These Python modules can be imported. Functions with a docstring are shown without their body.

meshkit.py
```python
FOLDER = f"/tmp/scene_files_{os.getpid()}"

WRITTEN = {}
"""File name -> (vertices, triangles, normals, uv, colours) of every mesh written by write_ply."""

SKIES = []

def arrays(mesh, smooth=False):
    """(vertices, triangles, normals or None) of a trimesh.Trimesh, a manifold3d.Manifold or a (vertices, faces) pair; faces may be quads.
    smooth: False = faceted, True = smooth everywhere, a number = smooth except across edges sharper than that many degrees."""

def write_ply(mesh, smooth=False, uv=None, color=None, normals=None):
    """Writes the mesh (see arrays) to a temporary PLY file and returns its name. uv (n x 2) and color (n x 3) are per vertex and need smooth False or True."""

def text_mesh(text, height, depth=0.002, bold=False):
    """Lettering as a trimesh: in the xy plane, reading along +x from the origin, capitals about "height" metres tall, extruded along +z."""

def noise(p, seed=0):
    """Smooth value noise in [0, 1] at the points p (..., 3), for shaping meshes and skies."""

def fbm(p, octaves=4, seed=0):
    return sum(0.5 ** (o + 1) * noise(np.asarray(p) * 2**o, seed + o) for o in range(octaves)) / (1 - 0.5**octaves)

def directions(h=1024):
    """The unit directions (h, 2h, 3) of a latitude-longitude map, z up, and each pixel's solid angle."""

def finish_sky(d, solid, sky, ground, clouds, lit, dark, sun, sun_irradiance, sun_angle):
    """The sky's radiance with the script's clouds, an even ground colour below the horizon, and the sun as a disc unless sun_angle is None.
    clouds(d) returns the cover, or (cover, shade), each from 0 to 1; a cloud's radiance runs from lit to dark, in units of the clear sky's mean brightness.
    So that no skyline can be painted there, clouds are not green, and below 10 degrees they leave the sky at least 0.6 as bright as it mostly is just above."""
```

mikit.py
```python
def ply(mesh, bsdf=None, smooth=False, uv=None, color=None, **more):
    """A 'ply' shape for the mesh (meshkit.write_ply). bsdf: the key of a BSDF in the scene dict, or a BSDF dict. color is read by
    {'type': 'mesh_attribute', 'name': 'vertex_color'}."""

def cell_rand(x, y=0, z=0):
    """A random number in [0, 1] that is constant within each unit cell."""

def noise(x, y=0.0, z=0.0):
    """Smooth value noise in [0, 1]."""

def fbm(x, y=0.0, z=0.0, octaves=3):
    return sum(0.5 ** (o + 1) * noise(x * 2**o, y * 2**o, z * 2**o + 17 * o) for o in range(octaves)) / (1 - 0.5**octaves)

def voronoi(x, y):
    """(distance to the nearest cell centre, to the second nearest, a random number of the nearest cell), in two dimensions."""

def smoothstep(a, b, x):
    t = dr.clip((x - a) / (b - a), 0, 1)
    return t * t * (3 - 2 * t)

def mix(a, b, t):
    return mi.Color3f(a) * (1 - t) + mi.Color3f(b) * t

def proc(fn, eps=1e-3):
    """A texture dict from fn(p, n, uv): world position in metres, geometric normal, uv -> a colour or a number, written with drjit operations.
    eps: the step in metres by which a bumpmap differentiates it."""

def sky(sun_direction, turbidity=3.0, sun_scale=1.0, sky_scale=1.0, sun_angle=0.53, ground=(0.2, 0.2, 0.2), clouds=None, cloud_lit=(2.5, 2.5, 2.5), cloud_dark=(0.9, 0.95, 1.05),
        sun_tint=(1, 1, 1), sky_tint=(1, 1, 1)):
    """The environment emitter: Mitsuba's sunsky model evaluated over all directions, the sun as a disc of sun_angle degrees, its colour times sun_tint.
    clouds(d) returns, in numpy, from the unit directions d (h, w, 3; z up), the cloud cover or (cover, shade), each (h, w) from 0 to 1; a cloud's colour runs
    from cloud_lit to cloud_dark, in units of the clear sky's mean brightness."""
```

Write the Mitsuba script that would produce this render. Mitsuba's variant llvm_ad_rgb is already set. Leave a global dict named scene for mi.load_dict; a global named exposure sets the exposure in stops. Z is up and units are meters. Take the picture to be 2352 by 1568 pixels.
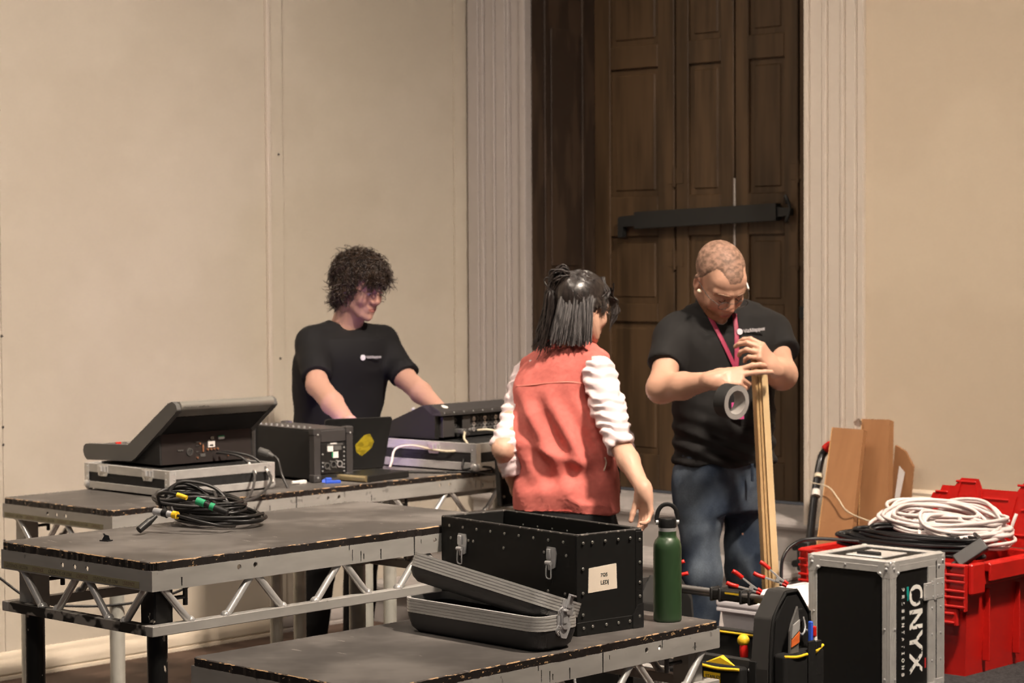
import math, numpy as np, trimesh, mitsuba as mi, mikit, meshkit, drjit as dr
from shapely.geometry import Polygon, Point, box as sbox
from mikit import proc, fbm, noise, voronoi, smoothstep, mix, cell_rand
T = mi.ScalarTransform4f
scene, labels = {}, {}
A = np.array
# ---------------------------------------------------------------- camera, light, exposure
# world axes: x and y run along the stage decks and the two walls, z up, camera above the origin
CAM_H, PHI, PITCH, ROLL, FPX = 1.65, 0.82, 0.0368429, -0.0051173, 5076.18
_r0 = A([[1, 0, 0], [0, 0, -1], [0, 1, 0.]])
_rp = A([[1, 0, 0], [0, math.cos(PITCH), -math.sin(PITCH)], [0, math.sin(PITCH), math.cos(PITCH)]])
_rr = A([[math.cos(ROLL), -math.sin(ROLL), 0], [math.sin(ROLL), math.cos(ROLL), 0], [0, 0, 1]])
_ry = A([[math.cos(PHI), -math.sin(PHI), 0], [math.sin(PHI), math.cos(PHI), 0], [0, 0, 1]])
_cam = _rr @ _rp @ _r0 @ _ry
_fwd, _up = _cam.T @ [0, 0, 1], _cam.T @ [0, -1, 0]
scene['camera'] = {'type': 'thinlens', 'fov': 2 * math.degrees(math.atan(1176 / FPX)), 'fov_axis': 'x', 'focus_distance': 5.1, 'aperture_radius': 0.0045,
                   'to_world': T().look_at(origin=[0, 0, CAM_H], target=[float(_fwd[0]), float(_fwd[1]), CAM_H + float(_fwd[2])], up=[float(v) for v in _up])}
exposure = 0.78
scene['ambient'] = {'type': 'constant', 'radiance': {'type': 'rgb', 'value': [0.040, 0.037, 0.036]}}


def lamp(key, pos, aim, radius, snoot, rgb, label):
    """a stage lamp hung from the ceiling: a black snooted can with a bright round lens that shines along its axis"""
    pos, d = A(pos, float), A(aim, float) - A(pos, float)
    d /= np.linalg.norm(d)
    fr = trimesh.geometry.align_vectors([0, 0, 1], d)
    fr[:3, 3] = pos
    disc = trimesh.creation.cylinder(radius, 0.004, sections=32); disc.apply_translation([0, 0, 0.002])
    top = disc.copy(); top.update_faces(disc.face_normals[:, 2] > 0.9); top.apply_transform(fr)
    can = trimesh.creation.revolve([[radius * 1.08, snoot], [radius * 1.15, snoot], [radius * 1.15, -0.3], [0.001, -0.34], [0.001, -.30], [radius * 1.08, -.26], [radius * 1.08, snoot]], sections=32); can.apply_transform(fr)
    scene[key + '__lens'] = mikit.ply(top, 'lens', emitter={'type': 'area', 'radiance': {'type': 'rgb', 'value': list(map(float, rgb))}})
    scene[key + '__can'] = mikit.ply(can, 'lampcan')
    labels[key] = {'label': label, 'category': 'lamp', 'group': 'stage lamps overhead'}


scene['lens'] = {'type': 'diffuse', 'reflectance': {'type': 'rgb', 'value': 0.5}}
scene['lampcan'] = {'type': 'twosided', 'b': {'type': 'diffuse', 'reflectance': {'type': 'rgb', 'value': 0.03}}}
WARM = A([1.0, 0.85, 0.70])
lamp('stage_lamp', (4.4, 1.0, 6.3), (5.25, 4.9, 0.9), 0.30, 0.75, WARM * 660, 'black stage lamp high over the decks, aimed at the person in the coral vest')
lamp('stage_lamp_001', (2.6, 4.6, 5.6), (4.5, 7.4, 0.2), 0.30, 0.45, WARM * 92, 'black stage lamp washing the boarded wall on the left')
lamp('stage_lamp_002', (4.2, 6.2, 5.4), (7.68, 4.6, 1.2), 0.28, 0.35, WARM * 54, 'black stage lamp washing the right wall and the boards')
lamp('stage_lamp_003', (0.6, 0.6, 5.6), (4.2, 4.1, 0.8), 0.25, 0.60, WARM * 115, 'black stage lamp on the left, aimed at the nearer decks')

# ---------------------------------------------------------------- helpers
def numbered(k):
    used = lambda q: q in scene or q in labels or any(s.startswith(q + '__') for s in scene)
    if not used(k): return k
    i = 1
    while used(f'{k}_{i:03d}'): i += 1
    return f'{k}_{i:03d}'

def put(key, mesh, mat, smooth=False, uv=None, **lab):
    key = numbered(key)
    if isinstance(mesh, list): mesh = cat(mesh)
    scene[key] = mikit.ply(mesh, mat, smooth=smooth, uv=uv)
    if lab: labels[key] = lab
    return key

def thing(name, label, category, group=None):
    key = numbered(name)
    labels[key] = {'label': label, 'category': category}
    if group: labels[key]['group'] = group
    return key

def part(t, name, mesh, mat, smooth=False, label=None, **lab):
    if label: lab['label'] = label
    return put(t + '__' + name, mesh, mat, smooth, **lab)

cat = trimesh.util.concatenate

def box(x0, x1, y0, y1, z0, z1, b=0.0015):
    x0, x1, y0, y1, z0, z1 = min(x0, x1), max(x0, x1), min(y0, y1), max(y0, y1), min(z0, z1), max(z0, z1)
    b = min(b, (x1 - x0) * .4, (y1 - y0) * .4, (z1 - z0) * .4)
    if b <= 0:
        m = trimesh.creation.box((x1 - x0, y1 - y0, z1 - z0)); m.apply_translation([(x0 + x1) / 2, (y0 + y1) / 2, (z0 + z1) / 2]); return m
    pts = []
    for sx, x in ((-1, x0), (1, x1)):
        for sy, y in ((-1, y0), (1, y1)):
            for sz, z in ((-1, z0), (1, z1)):
                pts += [(x, y - sy * b, z - sz * b), (x - sx * b, y, z - sz * b), (x - sx * b, y - sy * b, z)]
    return trimesh.convex.convex_hull(A(pts))

def rbox(x0, x1, y0, y1, z0, z1, r, n=4):
    """box with round edges"""
    s = trimesh.creation.uv_sphere(r, count=[2 * n + 1, 4 * n]).vertices
    return trimesh.convex.convex_hull(np.vstack([s + [x, y, z] for x in (x0 + r, x1 - r) for y in (y0 + r, y1 - r) for z in (z0 + r, z1 - r)]))

def frame(origin, X, Y):
    X = A(X, float); X /= np.linalg.norm(X); Y = A(Y, float); Y -= X * (X @ Y); Y /= np.linalg.norm(Y)
    m = np.eye(4); m[:3, 0], m[:3, 1], m[:3, 2], m[:3, 3] = X, Y, np.cross(X, Y), origin
    return m

def moved(mesh, m):
    mesh = mesh.copy(); mesh.apply_transform(m); return mesh

def shift(mesh, *d):
    mesh = mesh.copy(); mesh.apply_translation(d); return mesh

def rotz(mesh, deg, about=(0, 0, 0)):
    return moved(mesh, trimesh.transformations.rotation_matrix(math.radians(deg), [0, 0, 1], about))

def plate(poly, t, origin, X, Y):
    """polygon in the plane of X and Y, thickness t along X x Y"""
    if not isinstance(poly, Polygon): poly = Polygon(poly)
    return moved(trimesh.creation.extrude_polygon(poly, t, engine='earcut'), frame(origin, X, Y))

def pipe(p0, p1, r, n=14, r1=None):
    p0, p1 = A(p0, float), A(p1, float); L = np.linalg.norm(p1 - p0); r1 = r if r1 is None else r1
    m = trimesh.creation.revolve([[0, 0], [r, 0], [r1, L], [0, L]], sections=n)
    f = trimesh.geometry.align_vectors([0, 0, 1], (p1 - p0) / L); f[:3, 3] = p0
    return moved(m, f)

def lathe(prof, n=40, origin=(0, 0, 0), axis=(0, 0, 1)):
    m = trimesh.creation.revolve(A(prof, float), sections=n)
    f = trimesh.geometry.align_vectors([0, 0, 1], A(axis, float) / np.linalg.norm(axis)); f[:3, 3] = origin
    return moved(m, f)

def spline(pts, step=0.01, closed=False):
    """Catmull-Rom through the points, resampled evenly"""
    p = A(pts, float)
    q = np.vstack([p[-1:], p, p[:2]]) if closed else np.vstack([2 * p[0] - p[1], p, 2 * p[-1] - p[-2]])
    out = []
    for i in range(1, len(q) - 2):
        a, b, c, d = q[i - 1:i + 3]; n = max(2, int(np.linalg.norm(c - b) / step))
        t = np.linspace(0, 1, n, endpoint=False)[:, None]
        out.append(0.5 * (2 * b + (c - a) * t + (2 * a - 5 * b + 4 * c - d) * t**2 + (3 * b - a - 3 * c + d) * t**3))
    return np.vstack(out + [q[-2:-1]])

def cable(pts, r, n=8, step=0.012, flat=None):
    """a round (or flat, given the second radius) tube along a spline, ends closed"""
    p = spline(pts, step) if len(pts) > 2 else A(pts, float)
    t = np.gradient(p, axis=0); t /= np.linalg.norm(t, axis=1, keepdims=True) + 1e-12
    u = np.cross(t[0], [0, 0, 1.0]); u = u / np.linalg.norm(u) if np.linalg.norm(u) > 1e-3 else A([1.0, 0, 0])
    us = []
    for k in range(len(p)):
        u = u - t[k] * (u @ t[k]); u = u / (np.linalg.norm(u) + 1e-12); us.append(u)
    us = A(us); vs = np.cross(t, us); a = np.arange(n) * 2 * np.pi / n
    rr = np.broadcast_to(r, (len(p),))[:, None, None]; rv = rr if flat is None else flat
    v = (p[:, None] + rr * np.cos(a)[None, :, None] * us[:, None] + rv * np.sin(a)[None, :, None] * vs[:, None]).reshape(-1, 3)
    i, j = np.meshgrid(np.arange(len(p) - 1), np.arange(n), indexing='ij'); j2 = (j + 1) % n
    q = np.stack([i * n + j, i * n + j2, (i + 1) * n + j2, (i + 1) * n + j], -1).reshape(-1, 4)
    f = np.vstack([q[:, [0, 1, 2]], q[:, [0, 2, 3]]])
    m = len(v); v = np.vstack([v, p[0], p[-1]]); k = np.arange(n)
    f = np.vstack([f, np.stack([np.full(n, m), (k + 1) % n, k], 1), np.stack([np.full(n, m + 1), m - n + k, m - n + (k + 1) % n], 1)])
    return trimesh.Trimesh(v, f, process=False)

def ball(c, r, n=2):
    m = trimesh.creation.icosphere(subdivisions=n); m.apply_scale(r); m.apply_translation(c); return m

def rivets(spots, normal, r=0.004):
    m = trimesh.creation.icosphere(subdivisions=1); m.apply_scale([r, r, r * .6])
    f = trimesh.geometry.align_vectors([0, 0, 1], A(normal, float) / np.linalg.norm(normal)); m.apply_transform(f)
    return cat([shift(m, *s) for s in spots])

def text(s, h, origin, X, Y, t=0.0006, bold=True):
    return moved(meshkit.text_mesh(s, h, t, bold), frame(origin, X, Y))

def hull(pts): return trimesh.convex.convex_hull(A(pts, float))

rng = np.random.default_rng(7)
# ---------------------------------------------------------------- materials
def bs(key, base, rough=0.5, metal=0.0, spec=0.5, bump=None, bscale=None, **kw):
    c = base if isinstance(base, dict) else {'type': 'rgb', 'value': list(base)}
    r = rough if isinstance(rough, dict) else float(rough)
    m = {'type': 'principled', 'base_color': c, 'roughness': r, 'metallic': metal, 'specular': spec, **kw}
    if bump is not None: m = {'type': 'bumpmap', 'arbitrary': proc(bump, 5e-4), 'scale': bscale or 1.0, 'bsdf': m}
    scene[key] = {'type': 'twosided', 'bsdf': m}

def speck(a, b, s, lo=.4, hi=.6, stretch=(1, 1, 1)):
    return proc(lambda p, n, uv: mix(a, b, smoothstep(lo, hi, fbm(p.x * s * stretch[0], p.y * s * stretch[1], p.z * s * stretch[2], 4))))

bs('wall_paint', speck((.525, .465, .385), (.55, .49, .41), 2.2), .75, spec=.3)
bs('wall_paint_right', speck((.59, .49, .375), (.62, .52, .40), 1.6), .75, spec=.3)
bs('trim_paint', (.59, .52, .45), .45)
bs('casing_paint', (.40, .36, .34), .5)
bs('skirting_paint', (.70, .61, .49), .35)
bs('floor_brown', speck((.045, .026, .018), (.07, .042, .03), 6), .7)
bs('carpet_grey', speck((.026, .025, .026), (.040, .039, .040), 140), .95, spec=.1)
bs('step_grey', speck((.30, .28, .27), (.36, .33, .32), 8), .6)
bs('plinth_brown', speck((.12, .075, .05), (.16, .10, .07), 5), .6)
_w = lambda p, n, uv: mix((.046, .027, .013), (.090, .053, .026), smoothstep(.25, .75, fbm(p.y * 22, p.x * 22, p.z * 1.6, 4)))
bs('door_wood', proc(_w), .5, spec=.4)
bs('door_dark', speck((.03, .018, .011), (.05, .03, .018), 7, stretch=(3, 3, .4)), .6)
bs('iron', (.012, .013, .013), .55)
# deck: black ply, rubbed grey on top, wood showing on the worn edges
def _deck(p, n, uv):
    top = mix((.055, .050, .047), (.125, .115, .108), smoothstep(.35, .75, fbm(p.x * 5, p.y * 5, p.z * 5, 4)))
    scr = smoothstep(.80, .84, fbm(p.x * 70, p.y * 16, 3.1, 3))
    top = mix(top, (.20, .18, .165), scr * .7)
    edge = mix((.012, .009, .008), (.34, .22, .12), smoothstep(.70, .75, fbm(p.x * 110 + 5, p.y * 110, p.z * 150, 3)))
    worn = mix((.05, .04, .035), (.42, .27, .15), smoothstep(.46, .58, fbm(p.x * 60, p.y * 60, p.z * 60, 3)))
    return dr.select((n.z > .3) & (n.z < .97), worn, mix(edge, top, smoothstep(.6, .8, n.z)))
bs('deck_ply', proc(_deck), proc(lambda p, n, uv: .36 + .22 * fbm(p.x * 8, p.y * 8, 1.0, 3)), spec=.55)
bs('alu', proc(lambda p, n, uv: mix((.34, .33, .31), (.48, .465, .44), fbm(p.x * 9, p.y * 9, p.z * 30, 4)) * (1 - .35 * smoothstep(.76, .82, fbm(p.x * 48, p.y * 48, p.z * 40, 3)))), .42, metal=.35)
bs('alu_worn', proc(lambda p, n, uv: mix((.03, .028, .027), (.42, .40, .37), smoothstep(.45, .55, fbm(p.x * 26, p.y * 26, p.z * 26, 3)))), .5, metal=.7)
bs('alu_bright', (.66, .65, .635), .30, metal=.55)
bs('alu_groove', proc(lambda p, n, uv: mix((.44, .43, .42), (.56, .55, .53), fbm(p.x * 40, p.y * 40, p.z * 40, 2))), .34, metal=.4)
bs('steel', (.66, .66, .67), .24, metal=.6)
bs('leg_grey', speck((.40, .40, .36), (.52, .51, .46), 8), .45, metal=.4)
bs('leg_black', proc(lambda p, n, uv: mix((.008, .008, .008), (.45, .40, .34), smoothstep(.70, .73, fbm(p.x * 45, p.y * 45, p.z * 26, 4)))), .38)
bs('tape_yellow', (.24, .215, .13), .6)
bs('ink', (.03, .028, .025), .7); bs('tape_ink', (.10, .085, .055), .7)
bs('ink_red', (.14, .09, .06), .7)
bs('black_plastic', (.012, .012, .012), .42)
bs('black_matt', (.010, .010, .010), .7)
bs('black_gloss', (.008, .008, .009), .18)
bs('dark_grey', (.045, .042, .042), .45)
bs('rubber_grey', (.10, .098, .095), .45)
bs('screw', (.05, .04, .035), .5, metal=.5)
bs('white_plastic', (.78, .74, .70), .4)
bs('cream_cable', (.62, .54, .40), .45)
bs('red_plastic', (.55, .014, .010), .38, spec=.5)
bs('yellow', (.75, .48, .02), .5)
bs('green_mark', (.02, .30, .13), .5)
bs('blue_plastic', (.03, .10, .60), .45)
bs('paper', (.72, .63, .52), .7)
bs('paper_white', (.78, .74, .72), .7)
# ---------------------------------------------------------------- the room
WY, WX, TOP = 7.42, 7.68, 7.0          # left wall, right wall
def struct(key, mesh, mat, label, smooth=False):
    k = put(key, mesh, mat, smooth); labels[k] = {'kind': 'structure', 'label': label}; return k

struct('floor', box(-6, 12, -6, 12, -0.1, 0, 0), 'floor_brown', 'dark brown floor of the hall')
# left wall: flush boards screwed to a frame, joints and a raised cover strip
labels['wall_left'] = {'kind': 'structure', 'label': 'beige boarded wall on the left with screwed joints'}
part('wall_left', 'panel', box(2.0, 4.998, WY, WY + .12, 0, TOP, .001), 'wall_paint')
part('wall_left', 'panel', box(5.0, 6.372, WY, WY + .12, 0, TOP, .001), 'wall_paint')
part('wall_left', 'panel', box(6.39, 7.56, WY + .012, WY + .12, 0, TOP, .001), 'wall_paint')
part('wall_left', 'panel', box(7.562, WX + .1, WY + .004, WY + .12, 0, TOP, .001), 'wall_paint')
part('wall_left', 'cover_strip', box(6.374, 6.394, WY - .014, WY + .11, 0, TOP, .003), 'trim_paint')
part('wall_left', 'cover_strip', box(6.396, 6.47, WY - .004, WY + .11, 0, TOP, .002), 'wall_paint')
sc = [(6.445, WY - .004, z) for z in (.62, 1.22, 2.12, 2.97)] + [(5.0, WY, z) for z in (.55, .93, 1.0, 1.36, 2.25, 2.70)]
part('wall_left', 'screws', rivets(sc, (0, -1, 0), .006), 'screw', True, kind='stuff')
part('wall_left', 'gap', box(7.652, 7.662, WY - .002, WY + .02, 2.32, TOP, .0005), 'black_matt', label='dark open joint in the corner')
def skirting(y0, prof, x0, x1):
    return moved(trimesh.creation.extrude_polygon(Polygon(prof), x1 - x0, engine='earcut'), frame((x0, y0, 0), (0, -1, 0), (0, 0, 1)))
sk = [(0, 0), (.026, 0), (.026, .012), (.020, .016), (.028, .024), (.030, .045), (.026, .062), (.016, .074), (.012, .084), (.012, .092), (.006, .104), (0, .108)]
k = moved(trimesh.creation.extrude_polygon(Polygon(sk), 4.38, engine='earcut'), frame((6.385, WY, 0), (0, -1, 0), (0, 0, 1)))
struct('baseboard_left', k, 'skirting_paint', 'cream moulded skirting along the left wall', 35)
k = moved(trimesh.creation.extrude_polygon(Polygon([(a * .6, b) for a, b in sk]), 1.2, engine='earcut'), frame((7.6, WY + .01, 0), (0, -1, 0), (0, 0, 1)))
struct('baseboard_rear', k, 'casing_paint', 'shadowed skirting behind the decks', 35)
# right wall with the doorway
D0, D1 = 5.44, 7.05
labels['wall_right'] = {'kind': 'structure', 'label': 'cream wall on the right with moulded base and brown lower panel'}
part('wall_right', 'panel', box(WX, WX + .6, -2.5, D0 - .02, .655, TOP, .002), 'wall_paint_right')
part('wall_right', 'panel', box(WX, WX + .6, D1 + .02, WY + .1, .0, TOP, .002), 'wall_paint')
part('wall_right', 'lower_panel', box(WX + .004, WX + .6, -2.5, D0 - .02, 0, .655, .002), 'plinth_brown', label='brown lower panel under the moulding')
def stile(y0, y1, steps, key, label, mat):
    """a moulded door casing: upright ribs of differing depth"""
    labels[key] = {'kind': 'structure', 'label': label}
    w = (y1 - y0)
    for a, b, d in steps: part(key, 'rib', box(WX - d, WX + .02, y0 + a * w, y0 + b * w, .52, TOP, .004), mat)
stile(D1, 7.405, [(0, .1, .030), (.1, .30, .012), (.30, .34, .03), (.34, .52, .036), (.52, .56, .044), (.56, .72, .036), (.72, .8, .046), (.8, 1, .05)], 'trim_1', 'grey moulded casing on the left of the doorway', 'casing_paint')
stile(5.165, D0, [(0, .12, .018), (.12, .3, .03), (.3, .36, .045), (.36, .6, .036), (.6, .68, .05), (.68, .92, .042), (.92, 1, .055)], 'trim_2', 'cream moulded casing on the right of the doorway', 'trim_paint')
rk = [(0, 0), (.012, 0), (.014, .008), (.028, .012), (.032, .026), (.024, .03), (.026, .042), (.012, .052), (0, .054)]
k = moved(trimesh.creation.extrude_polygon(Polygon(rk), 7.66, engine='earcut'), frame((WX, -2.5, .655), (-1, 0, 0), (0, 0, 1)))
k.invert() if k.volume < 0 else None
struct('baseboard_right', k, 'skirting_paint', 'cream moulded base rail on the right wall', 35)
struct('trim_3', [box(WX - .012, WX + .01, -2.5, 5.16, .605, .628, .004)], 'plinth_brown', 'thin rail on the brown lower panel')
# the recess: dark reveal on the left, folding panelled leaves at the back
DX, SILL = 8.15, .54
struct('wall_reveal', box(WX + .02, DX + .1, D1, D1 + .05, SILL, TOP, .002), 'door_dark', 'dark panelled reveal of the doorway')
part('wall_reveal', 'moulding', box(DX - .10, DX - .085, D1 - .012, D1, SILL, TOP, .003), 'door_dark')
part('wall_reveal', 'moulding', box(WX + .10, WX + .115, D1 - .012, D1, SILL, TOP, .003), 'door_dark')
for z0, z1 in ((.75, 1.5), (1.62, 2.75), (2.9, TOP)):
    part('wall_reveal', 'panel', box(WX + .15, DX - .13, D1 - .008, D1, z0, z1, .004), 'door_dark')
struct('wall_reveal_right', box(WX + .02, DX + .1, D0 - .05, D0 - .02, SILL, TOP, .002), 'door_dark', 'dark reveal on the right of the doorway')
for k, (a, b) in enumerate(((7.05, 6.555), (6.545, 6.205), (6.195, 5.845), (5.835, 5.42))):
    t = thing(f'door_{k + 1}', 'tall brown panelled leaf of the old door, ' + ('leftmost' if k == 0 else 'second from the left' if k == 1 else 'third from the left' if k == 2 else 'far right by the casing'), 'door')
    labels[t] = {'kind': 'structure', 'label': labels[t]['label']}
    st = .075 if k else .10
    for y0, y1 in ((b, b + st), (a - st, a)): part(t, 'stile', box(DX, DX + .05, y0, y1, SILL + .01, TOP, .004), 'door_wood')
    rails = [(SILL + .01, .72), (1.35, 1.44), (1.76, 1.95), (2.56, 2.67), (3.5, TOP)]
    for z0, z1 in rails: part(t, 'rail', box(DX, DX + .05, b + st, a - st, z0, z1, .004), 'door_wood')
    for (z0, z1), (z2, z3) in zip(rails[:-1], rails[1:]):
        part(t, 'panel', box(DX + .016, DX + .04, b + st, a - st, z1, z2, .001), 'door_wood')
        part(t, 'panel_field', box(DX + .010, DX + .03, b + st + .022, a - st - .022, z1 + .025, z2 - .025, .008), 'door_wood')
for y in (6.55, 5.84):
    for z in (2.04, 1.65, 3.05): put('door_2__hinge' if y > 6 else 'door_4__hinge', [pipe((DX - .006, y, z - .05), (DX - .006, y, z + .05), .008), box(DX - .004, DX + .002, y - .05, y + .05, z - .035, z + .035, .001)], 'door_wood', 40)
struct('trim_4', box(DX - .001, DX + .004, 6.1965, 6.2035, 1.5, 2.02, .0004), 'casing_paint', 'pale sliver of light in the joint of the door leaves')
put('door_4__lock_plate', box(DX - .012, DX + .002, 5.772, 5.828, 1.378, 1.436, .002), 'iron')
t = thing('door_bar', 'black iron security bar across the brown door leaves', 'bar')
def bx(a, b, z0, z1, x0, x1): return hull([(x, y, z) for x in (x0, x1) for y, zz in ((a, z0), (b, z1)) for z in zz])
part(t, 'bar', bx(6.76, 5.93, (1.795, 1.875), (1.822, 1.90), DX - .05, DX - .012), 'iron')
part(t, 'end_plate', [bx(6.86, 6.75, (1.805, 1.855), (1.81, 1.862), DX - .04, DX - .012), bx(6.87, 6.84, (1.755, 1.85), (1.757, 1.852), DX - .04, DX - .012)], 'iron')
part(t, 'staple', [bx(5.95, 5.86, (1.835, 1.885), (1.845, 1.875), DX - .04, DX - .012), cable([(DX - .02, 5.89, 1.90), (DX - .05, 5.875, 1.93), (DX - .04, 5.86, 1.88), (DX - .05, 5.87, 1.82), (DX - .02, 5.89, 1.83)], .008)], 'iron', 40)
# grey steps up to the door
labels['steps'] = {'kind': 'structure', 'label': 'grey painted steps up to the old door'}
for x0, z in ((7.62, .535), (7.26, .36), (6.90, .18)):
    part('steps', 'riser', box(x0 + .03, 8.2, 5.30, 7.40, 0 if z < .3 else z - .18, z - .03, .001), 'step_grey')
    part('steps', 'tread', box(x0, 8.2 if z > .5 else x0 + .45, 5.30, 7.40, z - .035, z, .012), 'step_grey')
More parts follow.
